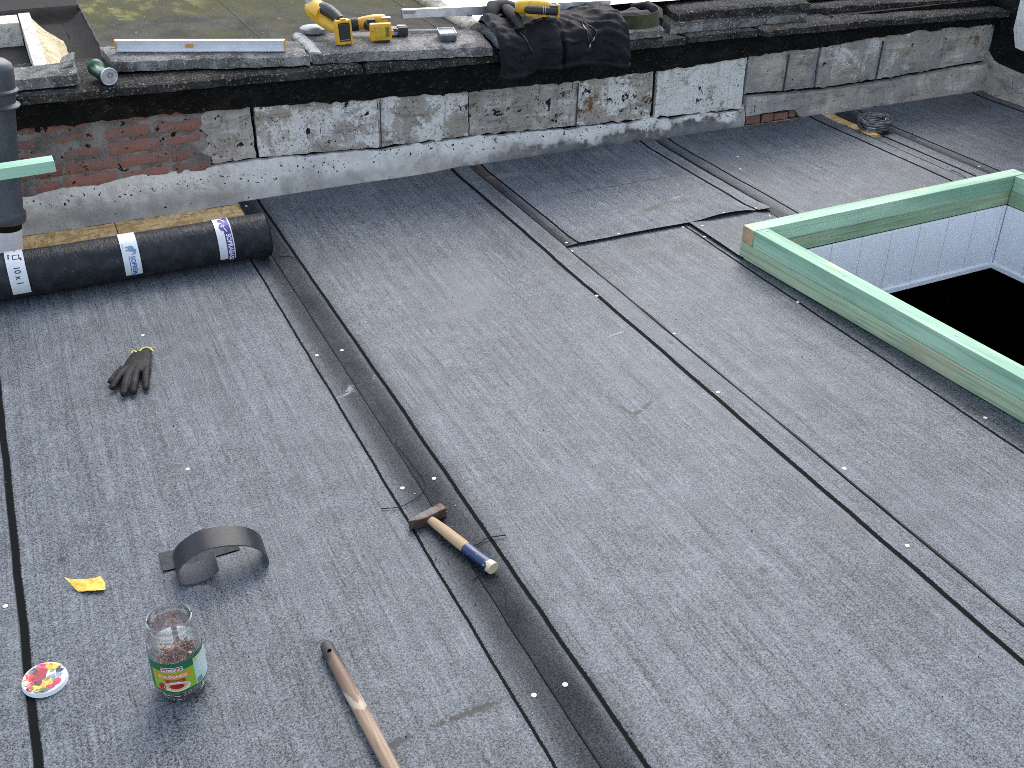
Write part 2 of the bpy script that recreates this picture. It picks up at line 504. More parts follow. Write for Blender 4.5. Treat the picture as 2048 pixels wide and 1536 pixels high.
def concrete_mat(name, lo, hi, speck, amount, edge=None):
    n = NT(name)
    s = n.rnd()
    p = n.vadd(n.obj, n.comb(n.math('MULTIPLY', s, 7.0), n.math('MULTIPLY', s, 3.0), 0.0))
    n1 = n.noise(p, 8, 6, 0.65)
    n2 = n.noise(p, 110, 4, 0.7)
    n3 = n.noise(p, 30, 5, 0.7)
    c = n.mix(n.ss(n1, 0.35, 0.68), lo, hi)
    c = n.mix(n.ss(n3, 0.46, 0.66, 0, 0.7), c, tuple(v * 0.45 for v in lo))
    c = n.mix(n.ss(n2, 0.56, 0.66, 0, amount), c, speck)
    c = n.mix(n.ss(n.noise(p, 190, 2), 0.60, 0.68, 0, 0.75), c, (0.012, 0.012, 0.011))
    h = n.math('ADD', n2, n.math('MULTIPLY', n1, 1.2))
    return n.out(c, 0.92, n.bump(h, 0.85, 0.007), spec=0.12)
M_SLAB_DARK = concrete_mat("dark_coping_concrete", (0.020, 0.019, 0.018), (0.062, 0.058, 0.052), (0.34, 0.33, 0.30), 0.75)
M_SLAB = concrete_mat("grey_coping_concrete", (0.11, 0.106, 0.098), (0.30, 0.29, 0.27), (0.55, 0.54, 0.51), 0.8)
M_SLAB_CLEAN = concrete_mat("pale_cut_concrete", (0.36, 0.36, 0.35), (0.52, 0.52, 0.50), (0.6, 0.6, 0.58), 0.4)

def moss_roof_mat():
    n = NT("mossy_roof_felt")
    p = n.obj
    x, y, z = n.xyz(p)
    n1 = n.noise(p, 2.4, 5, 0.6, 0.6)
    n2 = n.noise(n.map(p, scale=(1, 0.7, 1)), 7, 5, 0.7)
    n3 = n.noise(p, 160, 3, 0.7)
    c = n.mix(n.ss(n2, 0.35, 0.65), (0.036, 0.034, 0.027), (0.074, 0.069, 0.054))
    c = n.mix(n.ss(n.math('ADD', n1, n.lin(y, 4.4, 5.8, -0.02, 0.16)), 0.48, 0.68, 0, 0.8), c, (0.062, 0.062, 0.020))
    yl = n.math('MULTIPLY', n.ss(n.noise(n.map(p, scale=(1, 0.45, 1)), 11, 5, 0.7), 0.47, 0.66), n.ss(x, 1.3, 0.5))  # yellow moss, also painting in the sunlight at the far left
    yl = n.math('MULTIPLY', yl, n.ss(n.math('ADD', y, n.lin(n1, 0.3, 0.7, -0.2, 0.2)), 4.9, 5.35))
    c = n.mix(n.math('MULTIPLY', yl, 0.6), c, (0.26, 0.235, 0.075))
    c = n.mix(n.ss(n.noise(n.map(p, scale=(1, 2.2, 1)), 21, 3), 0.72, 0.75), c, (0.42, 0.26, 0.06))
    c = n.mix(n.ss(n3, 0.62, 0.72, 0, 0.5), c, (0.15, 0.14, 0.11))
    c = n.mix(n.ss(n.voro(p, 18), 0.06, 0.03, 0, 0.8), c, (0.55, 0.54, 0.5))
    return n.out(c, 0.9, n.bump(n.math('ADD', n3, n2), 0.6, 0.004), spec=0.12)
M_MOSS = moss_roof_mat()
M_VALLEY = plain("dark_valley_felt", (0.026, 0.024, 0.021), 0.9, var=0.5, scale=30, bump=0.4, spec=0.12)

def wood_mat(name, lo, hi, knot=(0.10, 0.07, 0.035), tan=None, grain=1.0, knots=True):
    """long axis is local x"""
    n = NT(name)
    s = n.rnd()
    p = n.vadd(n.obj, n.comb(n.math('MULTIPLY', s, 13.0), n.math('MULTIPLY', s, 7.0), n.math('MULTIPLY', s, 3.0)))
    g0 = n.noise(n.map(p, scale=(1.4, 9, 9)), 1.0, 3, 0.5, 0.4)
    g = n.noise(n.map(p, scale=(4, 130, 130)), 1.0, 4, 0.6, 0.3)
    g2 = n.noise(n.map(p, scale=(1.0, 40, 40)), 1.0, 3, 0.5, 0.8)
    c = n.mix(n.ss(g0, 0.3, 0.7), lo, hi)
    c = n.mix(n.ss(g, 0.50, 0.68, 0, 0.38 * grain), c, tuple(v * 0.55 for v in lo))
    c = n.mix(n.ss(g2, 0.52, 0.62, 0, 0.25 * grain), c, tuple(v * 0.7 for v in lo))
    if tan:
        c = n.mix(n.ss(n.noise(n.map(p, scale=(3.5, 12, 12)), 1.0, 3), 0.58, 0.70, 0, 0.6), c, tan)
    if knots:
        kv = n.map(p, scale=(3.1, 9, 9))
        kd = n.voro(kv, 1.0)
        kc, _, _ = n.xyz(n.voro(kv, 1.0, out="Color"))
        kk = n.math('MULTIPLY', n.ss(kd, 0.13, 0.20, 1.0, 0.0), n.ss(kc, 0.55, 0.58))
        ring = n.math('MULTIPLY', n.ss(kd, 0.18, 0.42, 1.0, 0.0), n.ss(kc, 0.55, 0.58))
        c = n.mix(n.math('MULTIPLY', ring, 0.35), c, tuple(v * 0.5 for v in lo))
        c = n.mix(n.math('MULTIPLY', kk, 0.85), c, knot)
    xl, yl_, zl = n.xyz(n.obj)
    chat = n.math('MULTIPLY', n.math('SINE', n.math('MULTIPLY', xl, 620.0)), n.ss(g0, 0.42, 0.58, 0.0, 0.35))
    c = n.mix(n.math('MULTIPLY', n.math('MAXIMUM', chat, 0.0), 0.35), c, tuple(v * 0.6 for v in lo))
    return n.out(c, 0.62, n.bump(n.math('ADD', n.math('ADD', g, g2), chat), 0.25, 0.002), spec=0.3)
M_GREEN = wood_mat("green_treated_timber", (0.20, 0.375, 0.255), (0.44, 0.64, 0.455), tan=(0.56, 0.50, 0.30))
M_GREEN_OLD = wood_mat("weathered_green_timber", (0.25, 0.37, 0.23), (0.46, 0.55, 0.36), tan=(0.46, 0.40, 0.24), grain=1.8)
M_GREEN_LIGHT = wood_mat("pale_green_timber", (0.33, 0.56, 0.40), (0.50, 0.70, 0.54), tan=(0.55, 0.60, 0.40), knots=False)
M_TAN = wood_mat("bare_pine_end", (0.42, 0.27, 0.14), (0.55, 0.38, 0.22), knots=False, grain=1.3)
M_HANDLE = wood_mat("ash_handle", (0.36, 0.245, 0.14), (0.50, 0.36, 0.215), knots=False, grain=0.8)
M_BROOM = wood_mat("worn_handle_wood", (0.22, 0.115, 0.06), (0.36, 0.21, 0.12), knots=False, grain=1.4)

M_WHITE = plain("white_panel_pvc", (0.84, 0.86, 0.89), 0.28, var=0.02, scale=4)
M_ROOM = plain("dark_room", (0.022, 0.012, 0.007), 0.9, var=0.5, scale=2, spec=0.0)  # near-black colour paints in the darkness of the room
M_YEL = plain("yellow_tool_plastic", (0.62, 0.34, 0.012), 0.42, var=0.12, scale=40, wear=(0.28, 0.16, 0.04))
M_BLK = plain("black_rubber", (0.016, 0.016, 0.017), 0.55, var=0.35, scale=80, bump=0.2)
M_ALU = plain("brushed_aluminium", (0.62, 0.64, 0.66), 0.38, 0.85, var=0.12, scale=30)
M_STEEL = plain("grey_steel", (0.30, 0.30, 0.30), 0.42, 0.9, var=0.3, scale=80)
M_GREYP = plain("grey_pvc_pipe", (0.042, 0.050, 0.060), 0.48, var=0.18, scale=20)
M_PAPER = plain("white_pipe_plastic", (0.62, 0.66, 0.72), 0.4, var=0.08, scale=12)

# ------------------------------------------------------------------ ground and roof deck
MB().grid(lambda u, v: (-60 + 120 * u, -60 + 120 * v, -6.0), 2, 2).build("ground", plain("distant_ground", (0.07, 0.07, 0.065), 0.9, var=0.3, scale=0.5))["kind"] = "structure"
hole = [(2.330, 2.915), (3.588, 2.955), (3.690, 1.020), (2.455, 0.985)]
rim_ = [(-3.0, 4.216), (4.74, 4.216), (4.74, -2.0), (-3.0, -2.0)]
d = MB()
for k in range(4):
    q = [rim_[k], rim_[(k + 1) % 4], hole[(k + 1) % 4], hole[k]]
    d.add([(x, y, -0.0005) for x, y in q] + [(x, y, -0.022) for x, y in q], [(3, 2, 1, 0), (4, 5, 6, 7), (2, 3, 7, 6), (0, 1, 5, 4)])
deck = d.build("roof_deck", M_OSB)
deck["kind"] = "structure"
b = MB()
for (x0, x1, y0, y1) in ((0.245, 0.2475, 4.03, 4.17), (-0.5, 0.7, 4.176, 4.178)):
    b.box(((x0 + x1) / 2, (y0 + y1) / 2, 0.0004), (x1 - x0, y1 - y0, 0.0009))
b.build("board_joint", BLACK, deck)
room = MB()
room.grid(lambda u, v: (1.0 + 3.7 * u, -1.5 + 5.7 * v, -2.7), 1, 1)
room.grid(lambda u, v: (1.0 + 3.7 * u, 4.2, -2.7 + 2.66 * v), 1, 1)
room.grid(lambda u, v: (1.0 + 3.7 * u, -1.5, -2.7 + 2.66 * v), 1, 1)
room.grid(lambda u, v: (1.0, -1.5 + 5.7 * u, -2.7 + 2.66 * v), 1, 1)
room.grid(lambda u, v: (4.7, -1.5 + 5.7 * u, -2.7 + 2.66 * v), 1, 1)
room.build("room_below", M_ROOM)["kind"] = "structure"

def und(x, y, a=0.0026):
    return a * nz(x * 1.7, y * 1.1, 3.3) + a * 0.5 * nz(x * 5.0, y * 2.3, 9.1)

def sheet(name, label, x0, x1, y0, y1, zf, mat, th=0.0038, res=0.04, edge=0.0025, grow=None):
    """one length of roofing felt, origin at its left edge"""
    nu, nv = max(2, int((x1 - x0) / res)), max(2, int((y1 - y0) / res))
    def top(u, v):
        y = lerp(y0, y1, v); x = lerp(x0, x1 + (grow(y) if grow else 0.0), u)
        xx = x + (edge * nz(y * 2.2, x0 * 7, 1.0) if u in (0.0, 1.0) else 0)
        yy = y + (edge * 2.0 * nz(x * 4, y0 * 3, 2.0) if v in (0.0, 1.0) else 0)
        return (xx - x0, yy, zf(x, y) + und(x, y))
    def bot(u, v):
        p = top(u, v)
        return (p[0], p[1], p[2] - th)
    o = MB().slab(top, bot, nu, nv, 0, 1).build(name, [mat, BLACK], smooth=True, loc=(x0, 0, 0))
    return tag(o, label, "roofing sheet", "bitumen sheets laid on the roof")

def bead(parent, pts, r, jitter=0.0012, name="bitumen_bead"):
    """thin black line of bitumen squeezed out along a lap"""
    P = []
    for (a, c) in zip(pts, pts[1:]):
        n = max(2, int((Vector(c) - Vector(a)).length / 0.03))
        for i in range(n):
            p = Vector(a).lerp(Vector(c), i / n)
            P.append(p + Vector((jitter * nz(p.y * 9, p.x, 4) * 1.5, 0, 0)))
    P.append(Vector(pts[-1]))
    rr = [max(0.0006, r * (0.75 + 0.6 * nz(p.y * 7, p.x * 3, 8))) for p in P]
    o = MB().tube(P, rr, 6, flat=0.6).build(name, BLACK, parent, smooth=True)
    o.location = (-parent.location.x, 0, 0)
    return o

sm = lambda x, a, c: (lambda t: t * t * (3 - 2 * t))(min(1, max(0, (x - a) / (c - a))))
GREEN_DIRT = (0.022, 0.022, 0.019)
# left sheet, ending under the roll
mL = felt_mat("felt_left", 1.03, [(0.085, 0.020), (0.952, 0.008)], [(1.03, 0.095, 0.85)], 1.0,
              stains=[(0.86, 1.372, 0.10, 0.010, 2, GREEN_DIRT, 0.85), (0.70, 1.36, 0.045, 0.009, 6, GREEN_DIRT, 0.75),
                      (0.62, 1.353, 0.05, 0.006, 3, GREEN_DIRT, 0.5), (1.005, 2.62, 0.014, 0.024, -30, (0.40, 0.40, 0.39), 0.45), (0.99, 2.60, 0.03, 0.006, 20, (0.34, 0.34, 0.34), 0.4),
                      (0.10, 1.69, 0.022, 0.010, 20, (0.02, 0.02, 0.02), 0.6), (0.18, 2.17, 0.010, 0.012, 0, (0.02, 0.02, 0.02), 0.7)], tone=0.94)
sL = sheet("bitumen_sheet", "grey felt sheet with the glass jar and the black glove lying on it", -0.305, 0.7225, -1.0, 3.65, lambda x, y: 0.0055, mL)
mF = felt_mat("felt_far_left", 1.0, [(0.92, 0.010)], [], 5.0, tone=0.9)
sF = sheet("bitumen_sheet", "felt sheet reaching in from the left, under the sheet with the jar", -1.32, -0.29, -1.0, 3.66, lambda x, y: 0.0012, mF, th=0.001)
# middle sheet
mM = felt_mat("felt_middle", 1.0, [(0.078, 0.012), (0.918, 0.016)], [(0.0, 0.13, 0.95)], 2.0,
              stains=[(0.672, 2.175, 0.030, 0.010, 10, GREEN_DIRT, 0.85), (0.715, 2.195, 0.030, 0.009, 28, GREEN_DIRT, 0.7), (0.652, 2.207, 0.007, 0.022, 12, GREEN_DIRT, 0.8),
                      (0.85, 2.60, 0.035, 0.0045, 5, (0.36, 0.37, 0.38), 0.55), (0.45, 2.95, 0.13, 0.05, 15, (0.16, 0.165, 0.17), 0.4),
                      (0.90, 1.56, 0.05, 0.03, 20, (0.13, 0.12, 0.12), 0.6), (0.60, 1.48, 0.02, 0.014, 0, (0.03, 0.03, 0.03), 0.6),
                      (0.97, 2.48, 0.012, 0.014, 0, (0.03, 0.035, 0.03), 0.7), (0.55, 3.1, 0.25, 0.10, 70, (0.15, 0.155, 0.16), 0.35)])
def zM(x, y):
    r = sm(x, 1.52, 1.70)
    return 0.0056 + r * (0.0046 + 0.0048 * sm(y, 3.12, 3.3)) + 0.006 * sm(y, 4.10, 4.172)
sM = sheet("bitumen_sheet", "wide middle felt sheet running under the hammer towards the wall", 0.7245, 1.722, -1.0, 4.170, zM, mM)
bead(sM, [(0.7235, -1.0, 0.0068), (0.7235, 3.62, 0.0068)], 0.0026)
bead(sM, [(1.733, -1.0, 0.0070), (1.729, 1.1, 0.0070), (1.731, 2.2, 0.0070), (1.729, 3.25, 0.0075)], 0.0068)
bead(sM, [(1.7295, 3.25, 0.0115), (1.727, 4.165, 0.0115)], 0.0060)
# sheet beside the kerb
m2 = felt_mat("felt_kerb_side", 0.64, [(0.585, 0.010)], [(0.64, 0.06, 0.5)], 3.0, stains=[(0.20, 2.2, 0.06, 0.03, 0, (0.16, 0.16, 0.17), 0.4)])
def z2(x, y):
    return 0.0054 + 0.015 * sm(x, 2.215, 2.285) * sm(y, 2.99, 3.10) * sm(3.30, 3.27, 3.20) * (1.0 if y < 3.27 else 0.6)
s2 = sheet("bitumen_sheet", "felt sheet running along the outside of the green timber kerb", 1.655, 2.290, -1.0, 3.275, z2, m2, grow=lambda y: 0.030 * sm(y, 2.95, 2.80) + 0.075 * sm(y, 2.80, 1.0))
# patch by the wall
m4 = felt_mat("felt_patch", 0.98, [(0.118, 0.011), (0.915, 0.013)], [(0.06, 0.075, 0.85)], 4.0,
              stains=[(0.56, 3.455, 0.10, 0.018, 22, (0.075, 0.068, 0.048), 0.75), (0.68, 3.47, 0.035, 0.012, -5, (0.075, 0.068, 0.048), 0.8),
                      (0.70, 3.515, 0.035, 0.006, 12, (0.36, 0.36, 0.35), 0.6), (0.085, 4.05, 0.045, 0.12, 0, (0.085, 0.055, 0.036), 0.9),
                      (0.17, 4.02, 0.09, 0.030, 0, (0.22, 0.22, 0.21), 0.6), (0.56, 3.729, 0.40, 0.0035, 0.5, (0.03, 0.032, 0.034), 0.9)], tone=1.18)
def z4(x, y):
    e = sm(y, 3.34, 3.262) * sm(x, 1.72, 1.80)
    return 0.0102 + e * (0.0065 + 0.0075 * abs(nz(x * 3.1, 2.0, 5.0)) + 0.010 * sm(x, 2.28, 2.42) * sm(x, 2.58, 2.50)) + 0.007 * sm(y, 4.09, 4.172)
s4 = sheet("bitumen_sheet", "square felt patch between the wall and the kerb, with a lifted front edge", 1.664, 2.646, 3.258, 4.172, z4, m4)
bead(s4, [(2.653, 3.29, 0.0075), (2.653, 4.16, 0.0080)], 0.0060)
# offcut by the kerb corner
m5 = felt_mat("felt_offcut", 0.5, [], [], 6.0, tone=1.0)
s5 = sheet("bitumen_sheet", "small felt offcut showing at the corner of the timber kerb", 2.262, 2.70, 2.905, 3.29, lambda x, y: 0.0105 + 0.006 * sm(x, 2.34, 2.27) if x < 2.6 else 0.003, m5, th=0.003)
# sheet beyond the kerb
m6 = felt_mat("felt_beyond_kerb", 1.0, [(0.10, 0.011), (0.915, 0.014)], [(0.0, 0.10, 0.8)], 7.0, stains=[(0.18, 3.52, 0.05, 0.05, 0, (0.12, 0.115, 0.10), 0.5)], tone=1.05)
s6 = sheet("bitumen_sheet", "felt sheet behind the far side of the green timber kerb", 2.628, 3.614, 2.93, 4.165, lambda x, y: 0.0052 + 0.0046 * sm(x, 3.45, 3.58) + 0.006 * sm(y, 4.09, 4.165), m6)
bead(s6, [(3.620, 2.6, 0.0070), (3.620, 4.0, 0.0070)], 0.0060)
m7 = felt_mat("felt_strip", 0.16, [(0.095, 0.013)], [], 8.0, tone=1.1)
s7 = sheet("bitumen_sheet", "narrow felt strip running from under the wire coil to the kerb", 3.590, 3.752, 0.6, 3.80, lambda x, y: 0.0050 + 0.0046 * sm(x, 3.66, 3.73), m7)
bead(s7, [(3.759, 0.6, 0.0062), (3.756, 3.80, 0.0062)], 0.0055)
m8 = felt_mat("felt_right", 0.97, [(0.135, 0.012), (0.90, 0.015)], [(0.04, 0.10, 0.85)], 9.0, tone=0.95, stains=[(0.22, 3.70, 0.10, 0.025, 10, (0.12, 0.115, 0.10), 0.5)])
s8 = sheet("bitumen_sheet", "felt sheet at the far right against the return wall", 3.70, 4.668, 0.6, 4.165, lambda x, y: 0.0048 + 0.006 * sm(y, 4.09, 4.165), m8)

# ------------------------------------------------------------------ parapet wall of the neighbouring roof
PTOP = [(-1.6, 0.40), (-0.04, 0.397), (0.595, 0.385), (0.823, 0.375), (1.342, 0.350), (1.738, 0.334), (2.261, 0.321), (2.656, 0.322), (3.158, 0.335), (3.386, 0.340), (3.578, 0.340), (3.957, 0.357), (4.36, 0.357), (4.70, 0.345)]
PBOT = [(-1.6, 0.13), (-0.06, 0.139), (0.227, 0.158), (0.562, 0.159), (0.798, 0.162), (1.329, 0.135), (1.735, 0.130), (2.27, 0.108), (2.676, 0.094), (3.160, 0.078), (3.165, 0.150), (3.631, 0.128), (3.988, 0.130), (4.617, 0.150), (4.8, 0.15)]
wall = empty("parapet_wall", (0, 4.21, 0), label="low weathered parapet wall of brick and patched render below the coping", cat="wall")
wall_inv = (0, -4.21, 0)
def wpart(mb, name, mats, smooth=False, **props):
    o = mb.build(name, mats, wall, smooth, loc=wall_inv)
    for k, v in props.items(): o[k] = float(v)
    return o
wpart(MB().box((1.55, 4.373, 0.085), (6.3, 0.29, 0.77)), "wall_core", M_TAR)
def mort(u, v, front=True):
    x, z = lerp(-1.55, 0.645, u), lerp(0.10, 0.46, v)
    return (x, (4.2095 + 0.004 * nz(x * 9, z * 9, 61) + 0.003 * nz(x * 30, z * 30, 63)) if front else 4.24, z)
wpart(MB().slab(lambda u, v: mort(u, v), lambda u, v: mort(u, v, False), 120, 20), "mortar_bed", M_MORTAR, True)

BLK = [(0.640, 0.822, 0.12, 0.25, 0.9, 0.5), (0.836, 1.335, 0.46, 0.40, 1.0, 0.15), (1.343, 1.735, 0.48, 0.6, 0.8, 0.1),
       (1.748, 2.255, 0.22, 0.6, 1.1, 0.2), (2.262, 2.648, 0.48, 1.0, 1.1, 0.0), (2.672, 3.150, 0.60, 0.15, 0.8, 0.0),
       (3.168, 3.385, 0.05, 0.1, 0.6, 0.95), (3.390, 3.570, 0.0, 0.6, 0.9, 0.85), (3.592, 3.955, 0.40, 0.2, 0.6, 0.5),
       (3.962, 4.372, 0.36, 0.25, 0.7, 0.5), (4.378, 4.70, 0.05, 0.9, 0.9, 0.4)]
for i, (x0, x1, wh, ru, sp_, gr) in enumerate(BLK):
    x0 -= 0.000 if i in (1, 5) else 0.0035; x1 += 0.000 if i in (0, 4) else 0.0035
    nu, nv = int((x1 - x0) / 0.018) + 2, 15
    def pos(u, v, front=True):
        x = lerp(x0, x1, u)
        z0, z1 = interp(PBOT, x) + 0.009, interp(PTOP, x) + 0.03
        z = lerp(z0, z1, v)
        ed = min(u * (x1 - x0), (1 - u) * (x1 - x0), v * (z1 - z0))
        xx = x + ((0.05 if i == 0 and u == 0.0 else 0.005) * nz(z * 30, i * 3.0, 1) if u in (0.0, 1.0) else 0)
        zz = z + (0.010 * nz(x * 26, i * 2.0, 7) if v == 0.0 else 0)
        if not front: return (xx, 4.232, zz)
        y = 4.204 + 0.006 * nz(x * 6, z * 6, i) + 0.004 * nz(x * 22, z * 22, i + 5) + 0.0035 * sm(ed, 0.010, 0.0)
        return (xx, y, zz)
    wpart(MB().slab(lambda u, v: pos(u, v), lambda u, v: pos(u, v, False), nu, nv), "rendered_block", M_PLASTER, True, white=wh, rust=ru, spots=sp_, grey=gr, seed=i * 1.37)

# exposed bricks at the left end, each its own piece
random.seed(21)
for r, zc in enumerate((0.166, 0.222, 0.278, 0.334, 0.388)):
    x = -1.45 + (0.10 if r % 2 else 0.0)
    while x < 0.62:
        L = random.choice((0.195, 0.19, 0.18, 0.10)) * random.uniform(0.95, 1.04)
        x1 = min(x + L, 0.632)
        if x1 - x > 0.05 and random.random() > 0.06:
            h = random.uniform(0.042, 0.048)
            zb = zc + 0.005 * nz(x * 3, r)
            sd_ = random.random() * 50
            rec = random.uniform(-0.003, 0.006)
            def bf(u, v, front=True):
                px = lerp(x, x1, u); pz = zb + (v - 0.5) * h
                ex = min(u, 1 - u) * (x1 - x); ez = min(v, 1 - v) * h
                er = sm(min(ex, ez), 0.009, 0.0)
                j = 0.006 * nz(px * 25, pz * 25, sd_)
                if u in (0.0, 1.0): px += 0.006 * nz(pz * 40, sd_)
                if v in (0.0, 1.0): pz += 0.005 * nz(px * 30, sd_ + 3)
                return (px, (4.203 + rec + j + er * 0.008) if front else 4.24, pz)
            wpart(MB().slab(lambda u, v: bf(u, v), lambda u, v: bf(u, v, False), 10, 4), "brick", M_BRICK, True)
        x = x1 + random.uniform(0.008, 0.016)
# a few bricks laid bare low down where the render has fallen off
for (x0, x1, z0, z1) in ((3.185, 3.265, 0.008, 0.062), (3.275, 3.345, 0.004, 0.045), (3.352, 3.43, 0.008, 0.040), (3.44, 3.475, 0.012, 0.066)):
    def bf(u, v, front=True):
        px, pz = lerp(x0, x1, u), lerp(z0, z1, v)
        return (px + 0.004 * nz(pz * 40, x0), (4.196 + 0.006 * nz(px * 30, pz * 30)) if front else 4.24, pz)
    wpart(MB().slab(lambda u, v: bf(u, v), lambda u, v: bf(u, v, False), 8, 5), "brick", M_BRICK, True)

# sloped cement fillet at the foot
def fil(u, v, front=True):
    x = lerp(-1.5, 3.162, u)
    h = interp(PBOT, x) - 0.001 + 0.016 * nz(x * 7, 1.0) + 0.010 * nz(x * 25, 3.0)
    toe = 4.176
    z = h * v
    y = lerp(toe, 4.203, v ** 0.75) - 0.012 * math.sin(math.pi * v) * sm(x, 1.2, 2.2) * 1.2
    y += 0.004 * nz(x * 5, z * 8, 2) + 0.0015 * nz(x * 20, z * 20, 4)
    return (x, y if front else 4.24, z)
wpart(MB().slab(lambda u, v: fil(u, v), lambda u, v: fil(u, v, False), 220, 12), "cement_fillet", M_FILLET, True)
def band(u, v, front=True):
    x = lerp(3.168, 4.70, u)
    lo = 0.058 * sm(x, 3.52, 3.44) + 0.008 * nz(x * 14, 0.5)
    lo = max(0.0, lo)
    z = lerp(lo, interp(PBOT, x) - 0.006 + 0.006 * nz(x * 24, 8.0), v)
    y = 4.192 + 0.007 * nz(x * 6, z * 6, 12) + 0.003 * nz(x * 22, z * 22, 14) - 0.012 * (1 - v)
    return (x, y if front else 4.24, z)
wpart(MB().slab(lambda u, v: band(u, v), lambda u, v: band(u, v, False), 80, 10), "render_band", M_PLASTER, True, white=0.16, rust=0.15, spots=0.5, grey=0.55, seed=31)
# tarred flashing under the coping
LOWB = lambda x: 0.505 - 0.0192 * x if x < 3.7 else 0.434 - (x - 3.7) * 0.035
def fla(u, v, front=True):
    x = lerp(-1.5, 4.71, u)
    z0 = interp(PTOP, x) + 0.012 * nz(x * 9, 3.0) + 0.010 * nz(x * 34, 5.0)
    z = lerp(z0, LOWB(x) + 0.004, v)
    y = 4.190 + 0.006 * nz(x * 4, z * 8, 22) + 0.004 * nz(x * 17, z * 17, 24) - 0.012 * v * (1 - v) * 4 * 0.5
    return (x, y if front else 4.24, z)
wpart(MB().slab(lambda u, v: fla(u, v), lambda u, v: fla(u, v, False), 280, 12), "bitumen_flashing", M_TAR, True)
# thin drill-line scores and iron stubs in the render
for (x, z0, z1, w) in ((1.345, 0.13, 0.33, 0.0035), (2.258, 0.11, 0.31, 0.004), (3.388, 0.15, 0.32, 0.005), (3.958, 0.14, 0.33, 0.005)):
    wpart(MB().box((x, 4.199, (z0 + z1) / 2), (w, 0.006, z1 - z0), rot=(0, R(1.5), 0)), "score_line", plain("score_grey", (0.05, 0.05, 0.05), 0.7))

# return wall at the right end
rw = empty("return_wall", (4.70, 4.2, 0), label="black tarred and whitewashed return wall at the right-hand end", cat="wall")
def rpart(mb, name, mats, smooth=False, **props):
    o = mb.build(name, mats, rw, smooth, loc=(-4.70, -4.2, 0))
    for k, v in props.items(): o[k] = float(v)
    return o
rpart(MB().box((4.86, 2.45, 0.62), (0.28, 4.1, 1.7)), "wall_core", M_MORTAR)
def rsurf(z0f, z1f, off, seed):
    def f(u, v, front=True):
        y = lerp(4.24, 0.6, u)
        z = lerp(z0f(y), z1f(y), v)
        xx = 4.694 + off + 0.006 * nz(y * 6, z * 6, seed) + 0.003 * nz(y * 22, z * 22, seed)
        return (xx if front else 4.74, y, z)
    return f
zsplit = lambda y: 0.165 - 0.10 * max(0, 4.13 - y) + 0.010 * nz(y * 12, 1) + 0.05 * sm(y, 4.14, 4.22)
zwhite = lambda y: 0.26 + 0.02 * nz(y * 8, 4) + 0.40 * sm(y, 4.05, 4.14)
f1 = rsurf(lambda y: 0.0, zsplit, 0.0, 41)
rpart(MB().slab(lambda u, v: f1(u, v), lambda u, v: f1(u, v, False), 90, 8), "render_band", M_PLASTER, True, white=0.25, rust=0.6, spots=0.8, grey=0.3, seed=44)
f2 = rsurf(zsplit, lambda y: 1.47, 0.004, 43)
rpart(MB().slab(lambda u, v: f2(u, v), lambda u, v: f2(u, v, False), 90, 30), "tar_coat", M_TAR, True)
f3 = rsurf(zwhite, lambda y: 1.46, -0.003, 43)
def f3y(u, v, front=True):
    p = f3(u, v, front)
    return p
rpart(MB().slab(lambda u, v: f3y(0.045 + u * 0.95, v), lambda u, v: f3y(0.045 + u * 0.95, v, False), 90, 20), "whitewash", M_PLASTER, True, white=1.3, rust=0.0, spots=-0.6, grey=0.1, seed=47)

# ------------------------------------------------------------------ coping slabs
def stone(name, label, cs, ztop, th, mat, group, side=None, bull=0.012, seed=0.0, chip=0.010, res=0.022, parent=None):
    """rough slab: four corners in plan (front-left, front-right, back-right, back-left) and top heights there"""
    cs = [Vector((c[0], c[1], z)) for c, z in zip(cs, ztop)]
    cen = sum(cs, Vector()) / 4
    base = Vector((cen.x, cen.y, min(ztop) - th))
    Lx = (cs[1] - cs[0]).length; Ly = (cs[3] - cs[0]).length
    nu, nv = max(6, int(Lx / res)), max(5, int(Ly / res))
    def f(u, v, lay):
        p = cs[0].lerp(cs[1], u).lerp(cs[3].lerp(cs[2], u), v)
        ex, ey = min(u, 1 - u) * Lx, min(v, 1 - v) * Ly
        e = min(ex, ey)
        ix = (1 if u == 0 else -1 if u == 1 else 0); iy = (1 if v == 0 else -1 if v == 1 else 0)
        k = chip * max(0.0, nz(p.x * 13, p.y * 13, seed)) * 1.2 + chip * 0.35 * abs(nz(p.x * 50, p.y * 50, seed))
        q = p.copy()
        if lay == 0:
            q.z += 0.0035 * nz(p.x * 7, p.y * 7, seed) + 0.002 * nz(p.x * 30, p.y * 30, seed) - bull * sm(e, 0.012, 0.0) * (0.7 + 0.6 * nz(p.x * 20, p.y * 20, seed))
            k *= 1.0
        else:
            q.z -= th
            if e < 1e-6: q.z += 0.004 * nz(p.x * 18, p.y * 18, seed + 2)
        q.x += ix * k; q.y += iy * k
        return tuple(q - base)
    o = MB().slab(lambda u, v: f(u, v, 0), lambda u, v: f(u, v, 1), nu, nv, 0, 1).build(name, [mat, side or mat], parent, True, loc=base)
    if parent is None: tag(o, label, "coping slab", group)
    return o
LG = "old coping slabs still bedded on the parapet"
UG = "loose coping slabs stacked on the parapet"
def low(x0, x1, label, y0=4.102, y1=4.56, dz=0.0, th=0.036, seed=0):
    za, zb = LOWB(x0) + th + dz, LOWB(x1) + th + dz
    return stone("coping_slab", label, [(x0, y0), (x1, y0 + 0.004), (x1, y1), (x0, y1)], [za, zb, zb, za], th, M_SLAB_DARK, LG, seed=seed)
low(-1.5, 1.255, "long blackened bedded slab at the left, under the crushed can and the spirit level", seed=1)
low(1.268, 2.742, "blackened bedded slab directly under the power tools and the jacket", dz=-0.003, seed=2)
